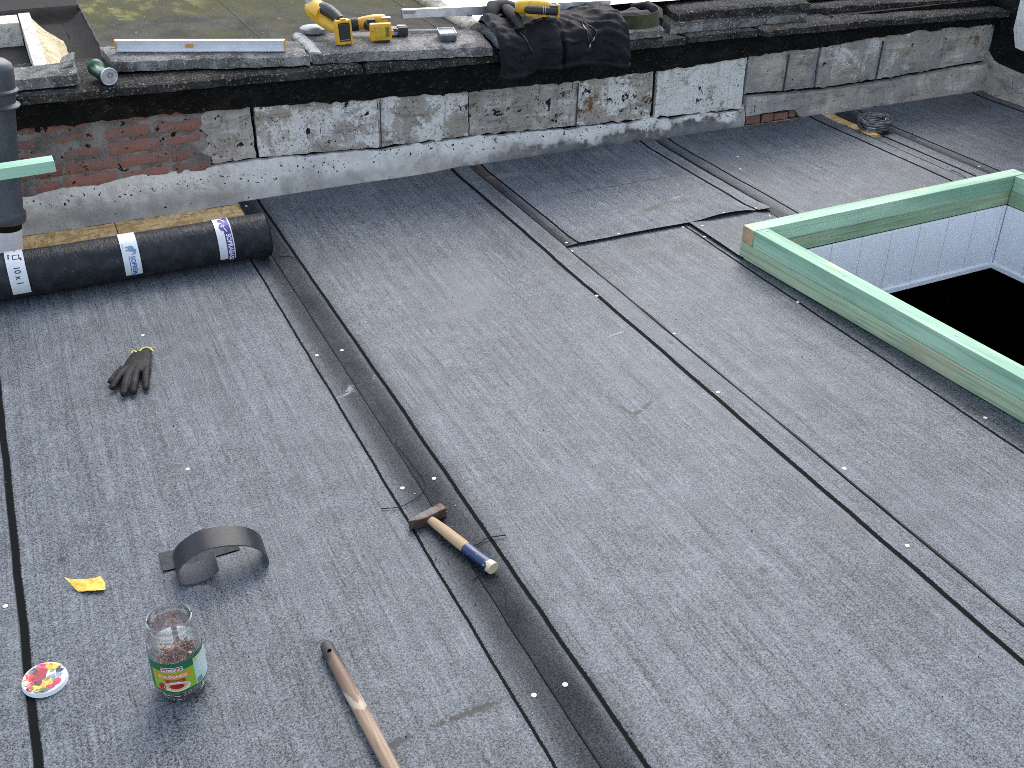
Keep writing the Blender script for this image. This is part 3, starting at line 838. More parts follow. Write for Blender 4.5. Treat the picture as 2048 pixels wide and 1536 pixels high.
low(2.755, 3.135, "short blackened bedded slab right of the jacket, under the stacked pale-edged slabs", seed=3, y0=4.12)
low(3.145, 3.62, "flat dark sheet-covered slab just right of the stacked slabs", dz=0.004, seed=4, y0=4.085)
low(3.63, 4.69, "dark bedded slab at the far right end against the return wall", seed=5, y0=4.115)

stone("coping_slab", "grey slab forming the front sill of the old roof hatch at left", [(-0.9, 4.125), (0.218, 4.130), (0.232, 4.30), (-0.9, 4.262)], [0.600, 0.594, 0.594, 0.600], 0.046, M_SLAB, UG, seed=11)
sl1 = stone("coping_slab", "speckled loose slab with the spirit level lying along it", [(0.350, 4.262), (1.058, 4.125), (1.075, 4.36), (0.335, 4.50)], [0.590, 0.572, 0.574, 0.592], 0.044, M_SLAB, UG, seed=12)
sl2 = stone("coping_slab", "loose slab carrying the two yellow power tools and the small box", [(1.074, 4.165), (1.790, 4.062), (1.845, 4.345), (1.098, 4.49)], [0.566, 0.552, 0.555, 0.568], 0.044, M_SLAB, UG, seed=13, chip=0.014)
ce = stone("cut_end", None, [(1.066, 4.170), (1.116, 4.159), (1.134, 4.476), (1.080, 4.498)], [0.5725, 0.5715, 0.5735, 0.5745], 0.0435, M_SLAB_CLEAN, None, seed=14, parent=sl2)
ce.location = ce.location - sl2.location
stone("coping_slab", "pale broken slab end peeking out left of the black jacket", [(1.850, 4.15), (2.02, 4.12), (2.05, 4.42), (1.875, 4.40)], [0.548, 0.550, 0.566, 0.566], 0.04, M_SLAB_CLEAN, UG, seed=15)
stone("coping_slab", "grey slab under the olive belt, right of the jacket", [(2.05, 4.135), (2.635, 4.120), (2.72, 4.40), (2.10, 4.42)], [0.533, 0.530, 0.532, 0.535], 0.037, M_SLAB, UG, seed=16)
sl4 = stone("coping_slab", "lower slab of the stack at upper right, with a pale front edge", [(2.690, 4.165), (3.435, 4.165), (3.47, 4.52), (2.80, 4.50)], [0.528, 0.522, 0.524, 0.530], 0.043, M_SLAB_DARK, UG, side=M_SLAB, seed=17)
stone("coping_slab", "upper slab of the stack at upper right, dark and speckled", [(2.745, 4.215), (3.462, 4.185), (3.47, 4.56), (2.82, 4.56)], [0.567, 0.562, 0.565, 0.570], 0.040, M_SLAB_DARK, UG, side=M_SLAB_DARK, seed=18)

stone("coping_slab", "dark slab set back behind the bedded slab at the far right", [(3.50, 4.285), (4.66, 4.235), (4.68, 4.60), (3.50, 4.60)], [0.512, 0.480, 0.484, 0.514], 0.042, M_SLAB_DARK, UG, seed=19)

# ------------------------------------------------------------------ neighbouring roof behind the parapet
nr = MB()
def roofz(x, y):
    return 0.552 - 0.012 * sm(x, 0.8, 2.2) - 0.03 * sm(x, 2.4, 4.5) + 0.004 * nz(x * 2, y * 2, 3)
nr.grid(lambda u, v: (lerp(0.348, 4.8, u), lerp(4.36, 9.5, v), roofz(lerp(0.348, 4.8, u), lerp(4.36, 9.5, v))), 60, 60)
def stepz(u, v):
    y = lerp(4.30, 5.36, v)
    x = lerp(0.262, 0.348, u) + 0.006 * nz(y * 5, 2.0)
    return (x, y, 0.497 + 0.056 * (u ** 1.7))
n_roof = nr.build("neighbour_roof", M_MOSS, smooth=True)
n_roof["kind"] = "structure"
va = MB()
va.grid(stepz, 8, 40)
va.grid(lambda u, v: (lerp(-3.0, 0.262, u), lerp(4.30, 5.40, v), 0.4965 + 0.003 * nz(u * 20, v * 9)), 40, 20)
va.grid(lambda u, v: (lerp(-3.0, 0.348, u), lerp(5.36, 5.44, v), 0.497 + 0.056 * sm(v, 0, 1)), 40, 4)
va.grid(lambda u, v: (lerp(-3.0, 0.348, u), lerp(5.44, 9.5, v), 0.553 + 0.004 * nz(u * 9, v * 9)), 40, 20)
va.build("roof_valley", M_VALLEY, smooth=True)["kind"] = "structure"
for (x0, x1, y0, y1) in ((0.962, 0.945, 4.50, 5.9), (1.705, 1.708, 4.42, 6.2)):
    o = MB().tube([(lerp(x0, x1, t / 20) + 0.004 * nz(t, 1), lerp(y0, y1, t / 20), roofz(lerp(x0, x1, t / 20), lerp(y0, y1, t / 20)) + 0.001) for t in range(21)], 0.0028, 6, flat=0.5).build("felt_seam", BLACK, n_roof)
o = MB().tube([(0.349 + 0.006 * nz(t * 0.7, 5), lerp(4.45, 5.44, t / 30), 0.556) for t in range(31)], 0.004, 6, flat=0.6).build("felt_seam", BLACK, n_roof)
nb = MB().box((1.6, 7.05, -2.05), (6.2, 5.0, 4.97)).build("neighbour_building", M_MORTAR)
tag(nb, "body of the neighbouring building beneath the mossy flat roof", "building")

# ------------------------------------------------------------------ timber kerb of the new rooflight
kerb = empty("skylight_kerb", (2.27, 2.9, 0.0), label="square kerb of stacked green treated beams round the roof opening", cat="timber kerb")
def beam(name, p0, p1, w, h, z0, mats=None, bev=0.0025, endmat=None, seed=0):
    """timber from p0 to p1 (centre line in plan), local x is its length"""
    a, c = Vector((p0[0], p0[1], 0)), Vector((p1[0], p1[1], 0))
    L = (c - a).length
    ang = math.atan2(c.y - a.y, c.x - a.x)
    m = MB().box((0, 0, 0), (L, w, h), bev, seg=2)
    me_mats = [mats or M_GREEN, endmat or M_TAN]
    o = m.build(name, me_mats, kerb)
    for pl in o.data.polygons:
        if abs(pl.normal.x) > 0.9: pl.material_index = 1
    mid = (a + c) / 2
    o.location = Vector((mid.x, mid.y, z0 + h / 2)) - kerb.location
    o.rotation_euler = (0, 0, ang)
    return o
beam("beam", (2.268, 2.900), (3.612, 2.942), 0.060, 0.0615, 0.0705)
beam("beam", (2.338, 2.9065), (3.600, 2.945), 0.058, 0.0600, 0.0095, M_GREEN_OLD, 0.004, endmat=M_GREEN)
beam("beam", (2.3005, 2.8690), (2.4235, 0.985), 0.060, 0.0615, 0.0700, endmat=M_GREEN)
beam("beam", (2.2990, 2.9350), (2.4250, 1.000), 0.066, 0.0600, 0.0090, M_GREEN_OLD, 0.004, endmat=M_GREEN)
beam("beam", (3.5825, 2.909), (3.700, 1.02), 0.060, 0.0615, 0.0700, endmat=M_GREEN)
beam("beam", (3.5805, 2.912), (3.700, 1.02), 0.058, 0.0600, 0.0095, M_GREEN_OLD, 0.004, endmat=M_GREEN)
beam("beam", (2.460, 1.000), (3.660, 1.04), 0.060, 0.0615, 0.0700, endmat=M_GREEN)
beam("beam", (2.460, 1.000), (3.660, 1.04), 0.058, 0.0600, 0.0095, M_GREEN_OLD, 0.004, endmat=M_GREEN)
# screw heads
for (x, y) in ((2.283, 2.906), (2.312, 2.85), (2.50, 2.905), (2.60, 2.908), (3.05, 2.92), (3.58, 2.944), (2.36, 1.99), (2.325, 2.45)):
    MB().lathe([(0.0, 0.0006), (0.0035, 0.0006), (0.0045, -0.001)], 10).build("screw_head", M_STEEL, kerb, loc=Vector((x, y, 0.1325)) - kerb.location)

lin_ = empty("shaft_lining", (2.35, 2.87, -0.25), label="white tongue and groove panels lining the roof opening below the kerb", cat="panelling")
def lining(p0, p1, ztop, zbot, wpan):
    a, c = Vector((p0[0], p0[1], 0)), Vector((p1[0], p1[1], 0))
    L = (c - a).length; dirv = (c - a) / L
    nrm = Vector((-dirv.y, dirv.x, 0))
    ang = math.atan2(dirv.y, dirv.x)
    s = 0.0
    while s < L - 0.01:
        w = min(wpan, L - s)
        mid = a + dirv * (s + w / 2) + nrm * 0.006
        m = MB().box((0, 0, 0), (w - 0.0030, 0.010, ztop - zbot - 0.02), 0.0022, seg=2)
        m.box((-w / 2 + 0.010, -0.0055, 0), (0.006, 0.0028, ztop - zbot - 0.024), 0.0009, seg=1)
        m.build("panel", M_WHITE, lin_, loc=Vector((mid.x, mid.y, (ztop + zbot) / 2 + 0.01)) - lin_.location, rot=(0, 0, ang))
        s += wpan
    mid = (a + c) / 2
    MB().box((0, 0, 0), (L, 0.016, 0.022), 0.003).build("edge_trim", M_WHITE, lin_, loc=Vector((mid.x, mid.y, zbot + 0.011)) - lin_.location, rot=(0, 0, ang))
lining((2.352, 2.8665), (3.550, 2.9040), 0.0085, -0.262, 0.147)
lining((3.5420, 2.9030), (3.652, 1.09), 0.0085, -0.262, 0.147)
lining((2.47, 1.045), (2.351, 2.86), 0.0085, -0.262, 0.147)
lining((3.63, 1.085), (2.48, 1.045), 0.0085, -0.262, 0.147)

# ------------------------------------------------------------------ vent pipe and trestle at the left
pipe = empty("vent_pipe", (-0.150, 3.95, 0.0), (0, R(8.5), 0), "dark grey plastic vent pipe with a white lower sleeve by the roll", "pipe")
MB().lathe([(0.0, 0.0), (0.057, 0.0), (0.057, 0.150), (0.0, 0.150)], 40).build("sleeve", M_PAPER, pipe, True)
MB().lathe([(0.058, 0.135), (0.060, 0.160), (0.058, 0.170)], 40).build("seal", BLACK, pipe, True)
MB().lathe([(0.058, 0.160), (0.072, 0.163), (0.074, 0.170), (0.074, 0.192), (0.069, 0.199), (0.066, 0.203), (0.066, 0.262), (0.0625, 0.268), (0.0625, 0.56), (0.0625, 0.60)], 40).build("socket", M_GREYP, pipe, True)
MB().lathe([(0.0635, 0.560), (0.078, 0.566), (0.079, 0.572), (0.066, 0.580), (0.066, 0.612), (0.076, 0.616), (0.076, 0.622), (0.068, 0.628), (0.066, 0.690), (0.060, 0.705), (0.045, 0.715), (0.0, 0.718)], 40).build("cowl", M_GREYP, pipe, True)

tres = empty("timber_trestle", (-0.60, 3.72, 0.006), label="pale green timber bar poking in from the left in front of the vent pipe", cat="timber")
MB().box((0, 0, 0), (1.34, 0.060, 0.038), 0.0025).build("crossbar", M_GREEN_LIGHT, tres, loc=(0.002, 0, 0.392), rot=(0, R(-0.8), R(1.5)))
for sx in (-0.55, -0.12):
    MB().box((0, 0, 0.186), (0.045, 0.045, 0.370), 0.002).build("leg", M_GREEN_LIGHT, tres, loc=(sx, 0, 0))

# ------------------------------------------------------------------ roll of felt with paper bands
def roll_mat():
    n = NT("roll_underside_film")
    p = n.obj
    n1 = n.noise(n.map(p, scale=(110, 38, 38)), 1.0, 3, 0.6, 0.8)
    n2 = n.noise(p, 26, 3)
    n3 = n.noise(p, 5, 3)
    c = n.mix(n.ss(n2, 0.35, 0.7), (0.014, 0.015, 0.018), (0.028, 0.031, 0.036))
    c = n.mix(n.ss(n.noise(p, 130, 2), 0.72, 0.76, 0, 0.6), c, (0.3, 0.3, 0.3))
    return n.out(c, n.lin(n3, 0.3, 0.7, 0.36, 0.55), n.bump(n1, 0.85, 0.006), spec=0.20)
M_ROLL = roll_mat()
RX0, RX1, RR, RYC = -0.290, 0.716, 0.0770, 3.632
RZC = RR + 0.0095
roll = empty("felt_roll", (RX0, RYC, 0.0095), label="black roll of bitumen felt with three paper bands at the wall end", cat="felt roll")
def rsur(u, v):
    a = 2 * math.pi * v
    x = lerp(0.0, RX1 - RX0, u)
    r = RR + 0.0016 * nz(x * 7, math.cos(a) * 2, math.sin(a) * 2) + 0.0007 * nz(x * 40, math.cos(a) * 9, math.sin(a) * 9)
    return (x, -r * math.sin(a), RR + r * math.cos(a))
m = MB().grid(rsur, 70, 72)
m.build("outer_wrap", M_ROLL, roll, True)
for xe in (0.002, RX1 - RX0 - 0.002):     # wound layers at both ends
    pts = []
    for i in range(0, 9 * 40):
        a = i / 40 * 2 * math.pi
        r = RR - 0.001 - i / 360.0 * 0.062
        pts.append((xe + 0.002 * nz(i * 0.05, xe), -r * math.sin(a), RR + r * math.cos(a)))
    MB().tube(pts, 0.0034, 5, flat=0.8, up=(1, 0, 0)).build("wound_layers", BLACK, roll, True)
M_BAND = plain("band_paper", (0.60, 0.62, 0.63), 0.45, var=0.08, scale=25)
M_PURPLE = plain("purple_print", (0.055, 0.035, 0.20), 0.45, var=0.08)
M_BLUE = plain("blue_print", (0.02, 0.12, 0.42), 0.45, var=0.08)
M_BLUEG = plain("grey_blue_print", (0.14, 0.23, 0.32), 0.5, var=0.08)
M_INK = plain("black_print", (0.012, 0.012, 0.014), 0.5, var=0.08)
M_WINK = plain("white_print", (0.75, 0.75, 0.76), 0.5, var=0.05)
def on_roll(x, s, lift):
    """x across the band from the roll's left end, s arc length from the top towards the viewer"""
    a = s / 0.0905
    return (x, -(RR + lift) * math.sin(a), RR + (RR + lift) * math.cos(a))
def roll_patch(x0, x1, s0, s1, lift, mat, name, parent, skew=0.0):
    k = max(2, int((s1 - s0) / 0.006))
    return MB().grid(lambda u, v: on_roll(lerp(x0, x1, u) + skew * lerp(s0, s1, v), lerp(s0, s1, v), lift), 3, k).build(name, mat, parent, True)
def roll_text(txt, size, xb, s0, lift, mat, parent, skew=0.0, bold=0.0, name="lettering"):
    vs, fs = text_mesh(txt, size, bold)
    x_min = min(v.x for v in vs)
    return MB().add([on_roll(xb + v.y + skew * (s0 + v.x - x_min), s0 + (v.x - x_min), lift) for v in vs], fs).build(name, mat, parent)
b1 = roll_patch(0.150, 0.206, -0.12, 0.186, 0.0026, M_BAND, "paper_band", roll)
roll_text("30", 0.029, 0.170, -0.050, 0.0032, M_INK, b1, bold=0.0004)
roll_text("·", 0.030, 0.172, -0.006, 0.0032, M_INK, b1, bold=0.0006)
roll_text("10 x 1", 0.0275, 0.170, 0.080, 0.0032, M_INK, b1, bold=0.0004)
fm = MB()
for (x0, x1, s0, s1) in ((0.172, 0.175, 0.022, 0.046), (0.191, 0.194, 0.022, 0.046), (0.175, 0.191, 0.022, 0.025), (0.175, 0.191, 0.043, 0.046), (0.158, 0.165, 0.016, 0.025), (0.158, 0.1635, 0.029, 0.040), (0.194, 0.199, 0.040, 0.052)):
    fm.grid(lambda u, v: on_roll(lerp(x0, x1, u), lerp(s0, s1, v), 0.0032), 1, 2)
fm.build("square_symbol", M_INK, b1)
b2 = roll_patch(0.505, 0.560, -0.12, 0.186, 0.0026, M_BAND, "paper_band", roll)
roll_text("SOPREMA", 0.0205, 0.5300, 0.106, 0.0032, M_BLUE, b2, bold=0.0006)
roll_patch(0.5240, 0.5262, 0.104, 0.184, 0.0032, M_BLUE, "underline", b2)
em = MB()                                                   # mammoth emblem: body, head, legs, trunk
def disc(cx, cs_, rx, rs, n=18):
    vs = [on_roll(cx, cs_, 0.0032)] + [on_roll(cx + rx * math.cos(2 * math.pi * k / n), cs_ + rs * math.sin(2 * math.pi * k / n), 0.0032) for k in range(n)]
    em.add(vs, [(0, 1 + k, 1 + (k + 1) % n) for k in range(n)])
disc(0.5365, 0.076, 0.0095, 0.0125); disc(0.546, 0.086, 0.0065, 0.0080); disc(0.526, 0.069, 0.0070, 0.0035); disc(0.525, 0.081, 0.0070, 0.0035); disc(0.5455, 0.0965, 0.0040, 0.0030); disc(0.5375, 0.0985, 0.0050, 0.0022)
em.build("mammoth_emblem", M_BLUEG, b2)
roll_text("SOPREMA", 0.0055, 0.510, 0.05, 0.0032, M_BLUEG, b2, name="small_lettering")
b3 = roll_patch(0.822, 0.876, -0.12, 0.186, 0.0026, M_BAND, "paper_band", roll)
roll_patch(0.849, 0.872, -0.035, 0.186, 0.0032, M_PURPLE, "purple_field", b3)
pm = MB()
em = pm
disc(0.846, 0.008, 0.0085, 0.013); disc(0.846, 0.046, 0.0100, 0.018)
pm.build("purple_bulge", M_PURPLE, b3)
roll_text("SOPRABASE", 0.0215, 0.8540, 0.080, 0.0038, M_WINK, b3, bold=0.0004)
roll_text("BIT", 0.0130, 0.852, -0.034, 0.0038, M_WINK, b3)
wm = MB()
for (x0, x1, s0, s1, sk) in ((0.847, 0.852, -0.006, 0.018, 0.45), (0.846, 0.848, 0.034, 0.050, 0.0), (0.852, 0.854, 0.034, 0.050, 0.0), (0.842, 0.858, 0.041, 0.043, 0.0), (0.852, 0.855, 0.054, 0.070, 0.35)):
    wm.grid(lambda u, v: on_roll(lerp(x0, x1, u) + sk * (lerp(s0, s1, v) - s0), lerp(s0, s1, v), 0.0038), 1, 3)
wm.build("pictogram", M_WINK, b3)

# ------------------------------------------------------------------ jar of nails
JX, JY, JZ = 0.058, 1.672, 0.0078
def glass_mat():
    n = NT("clear_glass")
    t = n.t
    tr = n.n("ShaderNodeBsdfTransparent"); tr.inputs[0].default_value = (0.97, 0.985, 0.98, 1)
    gl = n.n("ShaderNodeBsdfGlossy"); gl.inputs["Roughness"].default_value = 0.03
    fr = n.n("ShaderNodeLayerWeight"); fr.inputs["Blend"].default_value = 0.36
    mx = n.n("ShaderNodeMixShader")
    t.links.new(n.ss(fr.outputs["Facing"], 0.0, 1.0, 0.10, 0.95), mx.inputs[0])
    t.links.new(tr.outputs[0], mx.inputs[1]); t.links.new(gl.outputs[0], mx.inputs[2])
    t.links.new(mx.outputs[0], t.nodes["Material Output"].inputs[0])
    return n.m
M_GLASS = glass_mat()
jar = empty("glass_jar", (JX, JY, JZ), (0, 0, 0), "open glass sauce jar half full of copper nails", "jar")
outer = [(0.0, 0.004), (0.036, 0.003), (0.042, 0.0), (0.047, 0.004), (0.0500, 0.013), (0.0510, 0.030), (0.0510, 0.110), (0.0518, 0.118), (0.0505, 0.132), (0.0465, 0.146), (0.0425, 0.153), (0.0418, 0.158), (0.0445, 0.161), (0.0445, 0.164), (0.0422, 0.167), (0.0420, 0.171), (0.0440, 0.174), (0.0436, 0.180), (0.0415, 0.182)]
inner = [(0.0395, 0.180), (0.0390, 0.158), (0.0430, 0.146), (0.0472, 0.130), (0.0480, 0.115), (0.0475, 0.028), (0.0460, 0.014), (0.040, 0.009), (0.0, 0.009)]
MB().lathe(outer + inner, 64).build("glass_body", M_GLASS, jar, True)
def on_jar(ang, z, lift=0.0006):
    r = 0.0512 + lift
    return (r * math.cos(ang), r * math.sin(ang), z)
FA = R(-97)                                       # label faces the viewer
def jar_patch(a0, a1, z0, z1, lift, mat, name, par, bow=0.0):
    k = max(2, int(abs(a1 - a0) / 0.06))
    return MB().grid(lambda u, v: on_jar(FA + lerp(a0, a1, u), lerp(z0, z1, v) + bow * math.sin(math.pi * u), lift), k, 4).build(name, mat, par, True)
C = lambda nm, c, r=0.4: plain(nm, c, r, var=0.12, scale=220)
M_LG, M_LL, M_LO, M_LR, M_LW, M_LM = C("label_green", (0.012, 0.12, 0.05)), C("label_lime", (0.24, 0.40, 0.03)), C("label_orange", (0.62, 0.24, 0.02)), C("label_red", (0.42, 0.02, 0.025)), C("label_white", (0.70, 0.72, 0.70)), C("label_mint", (0.42, 0.60, 0.56))
def thin_paper():
    n = NT("label_paper_back")
    tl = n.n("ShaderNodeBsdfTranslucent"); tl.inputs[0].default_value = (0.80, 0.84, 0.88, 1)
    df = n.n("ShaderNodeBsdfDiffuse"); df.inputs[0].default_value = (0.80, 0.83, 0.87, 1)
    mx = n.n("ShaderNodeMixShader"); mx.inputs[0].default_value = 0.5
    n.t.links.new(df.outputs[0], mx.inputs[1]); n.t.links.new(tl.outputs[0], mx.inputs[2])
    n.t.links.new(mx.outputs[0], n.t.nodes["Material Output"].inputs[0])
    return n.m
lab = jar_patch(-1.95, 1.85, 0.030, 0.108, 0.0008, M_LG, "label", jar)
jar_patch(1.86, 3.02, 0.031, 0.108, 0.0006, thin_paper(), "label_back", lab)
jar_patch(-3.06, -1.96, 0.031, 0.108, 0.0006, bpy.data.materials["label_paper_back"], "label_back", lab)
jar_patch(-1.94, 1.84, 0.031, 0.107, 0.0003, bpy.data.materials["label_paper_back"], "label_back", lab)
jar_patch(-1.05, 0.62, 0.036, 0.088, 0.0011, M_LL, "lime_field", lab)
jar_patch(-0.95, 0.52, 0.068, 0.081, 0.0015, M_LO, "orange_banner", lab)
jar_patch(-0.60, 0.20, 0.086, 0.0975, 0.0013, M_LW, "red_badge_rim", lab)
bd = jar_patch(-0.57, 0.17, 0.0870, 0.0965, 0.0017, M_LR, "red_badge", lab)
jar_patch(-0.50, 0.22, 0.058, 0.067, 0.0017, M_LR, "red_ribbon", lab, bow=-0.002)
jar_patch(0.62, 1.75, 0.034, 0.102, 0.0011, M_LM, "text_panel", lab)
for k in range(9):
    jar_patch(0.78 + (0.14 if k < 2 else 0), 1.68, 0.050 + k * 0.0052, 0.0530 + k * 0.0052, 0.0014, M_LW, "text_row", lab)
jar_patch(0.66, 0.92, 0.036, 0.048, 0.0014, plain("barcode_grey", (0.16, 0.22, 0.22), 0.5), "data_box", lab)
jar_patch(0.66, 0.80, 0.093, 0.100, 0.0015, C("label_yellow", (0.6, 0.45, 0.05)), "round_mark", lab)
def jar_text(txt, size, ac, zb, lift, mat, bold=0.0):
    vs, fs = text_mesh(txt, size, bold)
    w = width_of(vs); x0 = min(v.x for v in vs)
    return MB().add([on_jar(FA + ac + (v.x - x0 - w / 2) / 0.0512, zb + v.y, lift) for v in vs], fs).build("lettering", mat, lab)
jar_text("COMBINO", 0.0088, -0.20, 0.0886, 0.0022, M_LW, 0.0002)
jar_text("BOLOGNESE", 0.0095, -0.20, 0.0712, 0.0022, M_LW, 0.0002)
jar_text("tomato sauce", 0.0040, -0.14, 0.0610, 0.0022, M_LW)
pl_ = MB()
def jdisc(ac, zc, ra, rz, lift, n=24):
    vs = [on_jar(FA + ac, zc, lift)] + [on_jar(FA + ac + ra * math.cos(2 * math.pi * k / n) / 0.0512, zc + rz * math.sin(2 * math.pi * k / n), lift) for k in range(n)]
    return MB().add(vs, [(0, 1 + k, 1 + (k + 1) % n) for k in range(n)])
jdisc(-0.12, 0.047, 0.0255, 0.0125, 0.0019).build("plate", M_LW, lab)
jdisc(-0.12, 0.047, 0.0215, 0.0098, 0.0023).build("pasta", plain("pasta_print", (0.58, 0.46, 0.20), 0.5, var=0.4, scale=500), lab)
jdisc(-0.12, 0.0485, 0.0135, 0.0062, 0.0027).build("sauce", plain("sauce_print", (0.30, 0.012, 0.012), 0.4, var=0.4, scale=500), lab)
jdisc(-0.68, 0.046, 0.0085, 0.0085, 0.0019).build("tomato", M_LR, lab)
# copper nails heaped inside (uncountable heap)
M_COP = plain("copper_nail", (0.46, 0.23, 0.17), 0.36, 0.45, var=0.35, scale=300)
random.seed(5)
nm = MB()
for i in range(420):
    a = random.uniform(0, 2 * math.pi); r = 0.040 * math.sqrt(random.random())
    top = 0.085 - 0.9 * abs(r - 0.008) + 0.012 * math.cos(a - 1.0)
    z = random.uniform(0.014, max(0.02, top))
    if i > 180: z = random.choice((random.uniform(top - 0.012, top), z)); 
    if i < 170: r = random.uniform(0.032, 0.041)
    c = Vector((r * math.cos(a), r * math.sin(a), max(0.014, z)))
    dv = Vector((random.gauss(0, 1), random.gauss(0, 1), random.gauss(0, 0.55))).normalized()
    if r > 0.028:
        tdir = Vector((-math.sin(a), math.cos(a), random.gauss(0, 0.8))).normalized(); dv = tdir
    L = 0.024
    p0, p1 = c - dv * L / 2, c + dv * L / 2
    ok = all(math.hypot(p.x, p.y) < 0.0455 and p.z > 0.011 for p in (p0, p1))
    if not ok: continue
    nm.tube([p0, p1], 0.0013, 5)
    nm.tube([p1, p1 + dv * 0.0008], 0.0038, 8)
heap = nm.build("copper_nails", M_COP, None, loc=(JX, JY, JZ))
tag(heap, "heap of copper clout nails inside the glass jar", "nails"); heap["kind"] = "stuff"

# ------------------------------------------------------------------ jar lid with fruit print
lid = empty("jar_lid", (-0.1905, 1.793, 0.0066), (R(1.5), R(1.0), 0), "round metal jar lid printed with cherries and mixed fruit", "lid")
MB().lathe([(0.0, 0.0105), (0.030, 0.0105), (0.036, 0.0112), (0.0390, 0.0118), (0.0415, 0.0108), (0.0428, 0.0088), (0.0430, 0.002), (0.0437, 0.001), (0.0430, 0.0), (0.0, 0.0004)], 56).build("lid_shell", plain("white_lid_lacquer", (0.72, 0.74, 0.76), 0.2, var=0.03), lid, True)
def fruit(name, cx, cy, rx, ry, ang, col, hi=None, n=20):
    rx, ry = rx * 1.22, ry * 1.22
    vs = [(0, 0)] + [(rx * math.cos(2 * math.pi * k / n), ry * math.sin(2 * math.pi * k / n)) for k in range(n)]
    ca, sa = math.cos(R(ang)), math.sin(R(ang))
    P = []
    fruit.z += 0.00003
    for (a, c_) in vs:
        X, Y = cx + a * ca - c_ * sa, cy + a * sa + c_ * ca
        r = math.hypot(X, Y)
        if r > 0.0418: X, Y = X * 0.0418 / r, Y * 0.0418 / r; r = 0.0418
        zz = 0.0107 + (0.0012 * sm(r, 0.030, 0.038)) - 0.0012 * sm(r, 0.0392, 0.0418)
        P.append((X, Y, zz + fruit.z))
    nt = NT(name)
    k = nt.noise(nt.obj, 160, 3)
    nt.out(nt.mix(nt.ss(k, 0.35, 0.7), col, hi or tuple(min(1, v * 1.9 + 0.02) for v in col)), 0.2)
    MB().add(P, [(0, 1 + i, 1 + (i + 1) % n) for i in range(n)]).build(name, nt.m, lid)
fruit.z = 0.0003
for a in (("dark_berries", -0.017, 0.024, 0.010, 0.007, 30, (0.03, 0.02, 0.03)), ("strawberry", -0.029, 0.010, 0.010, 0.009, 0, (0.42, 0.03, 0.03)), ("raspberry", -0.003, 0.032, 0.009, 0.006, 0, (0.45, 0.03, 0.08)),
          ("apricot", 0.019, 0.029, 0.013, 0.010, -30, (0.70, 0.30, 0.03)), ("peach", 0.013, 0.026, 0.006, 0.007, 0, (0.65, 0.16, 0.04)), ("blueberries", 0.031, 0.012, 0.008, 0.006, 40, (0.03, 0.035, 0.06)),
          ("green_leaf", 0.018, 0.015, 0.006, 0.0028, 30, (0.12, 0.22, 0.04)), ("blueberry_bunch", 0.021, -0.004, 0.010, 0.007, 20, (0.10, 0.12, 0.17), (0.42, 0.45, 0.5)), ("red_currant", 0.020, -0.020, 0.009, 0.007, 20, (0.38, 0.02, 0.05)),
          ("papaya", 0.000, -0.019, 0.013, 0.010, 25, (0.68, 0.24, 0.03)), ("plum", 0.004, -0.031, 0.012, 0.006, 10, (0.25, 0.01, 0.03)), ("grapes", -0.015, -0.009, 0.008, 0.009, 20, (0.05, 0.02, 0.03)),
          ("lemon", -0.021, -0.022, 0.008, 0.006, -20, (0.65, 0.42, 0.04)), ("fig", -0.027, -0.009, 0.006, 0.005, 0, (0.38, 0.03, 0.05)), ("kiwi", -0.034, -0.004, 0.005, 0.006, 0, (0.25, 0.32, 0.12)),
          ("leaf_cluster", -0.008, -0.033, 0.012, 0.006, -10, (0.05, 0.10, 0.03)), ("yellow_fruit", -0.014, -0.029, 0.006, 0.005, 0, (0.65, 0.38, 0.03)), ("dark_cherries", -0.028, -0.022, 0.006, 0.006, 0, (0.20, 0.01, 0.02)),
          ("cherry", -0.004, 0.016, 0.010, 0.0085, 20, (0.20, 0.008, 0.015)), ("cherry_low", -0.010, 0.004, 0.012, 0.0090, 15, (0.21, 0.009, 0.016)), ("cherry_leaf", 0.006, -0.004, 0.008, 0.003, 35, (0.10, 0.20, 0.04))):
    fruit(*a)

# ------------------------------------------------------------------ hammer
ham = empty("hammer", (0.69, 1.957, 0.0068), (0, 0, R(-73.5)), "club hammer with wooden handle dipped in blue paint", "hammer")
def rust_mat():
    n = NT("rusty_steel")
    a = n.noise(n.obj, 45, 5, 0.65); c_ = n.noise(n.obj, 160, 3)
    c = n.mix(n.ss(a, 0.42, 0.62), (0.085, 0.070, 0.062), (0.075, 0.040, 0.025))
    c = n.mix(n.ss(c_, 0.6, 0.7, 0, 0.6), c, (0.20, 0.185, 0.17))
    return n.out(c, n.lin(a, 0.3, 0.7, 0.4, 0.65), n.bump(c_, 0.25, 0.001), 0.25, 0.3)
M_RUST = rust_mat()
# head: block across local y, pein tapering to a chisel edge at -y... local +x runs along the handle
hd = MB()
sec = [(-0.052, 0.013, 0.0035), (-0.030, 0.0125, 0.010), (-0.010, 0.0125, 0.0130), (0.010, 0.0125, 0.0130), (0.024, 0.0130, 0.0125), (0.045, 0.0135, 0.0130), (0.048, 0.0120, 0.0115)]
vs, fs = [], []
for (yy, hx, hz) in sec:
    # pein edge is upright: thin in x, full in z
    hx2 = hz if yy < -0.009 else hx
    hz2 = 0.0130
    xo = (0.0130 - hx2) * (-0.6)
    for (sx, sz) in ((-1, -1), (1, -1), (1, 1), (-1, 1)):
        vs.append((sx * hx2 + xo, yy, 0.0135 + sz * hz2))
for i in range(len(sec) - 1):
    for k in range(4):
        k2 = (k + 1) % 4
        fs.append((i * 4 + k, i * 4 + k2, i * 4 + 4 + k2, i * 4 + 4 + k))
fs += [(3, 2, 1, 0), tuple(range(len(sec) * 4 - 4, len(sec) * 4))]
hb = bmesh.new()
hv = [hb.verts.new(v) for v in vs]
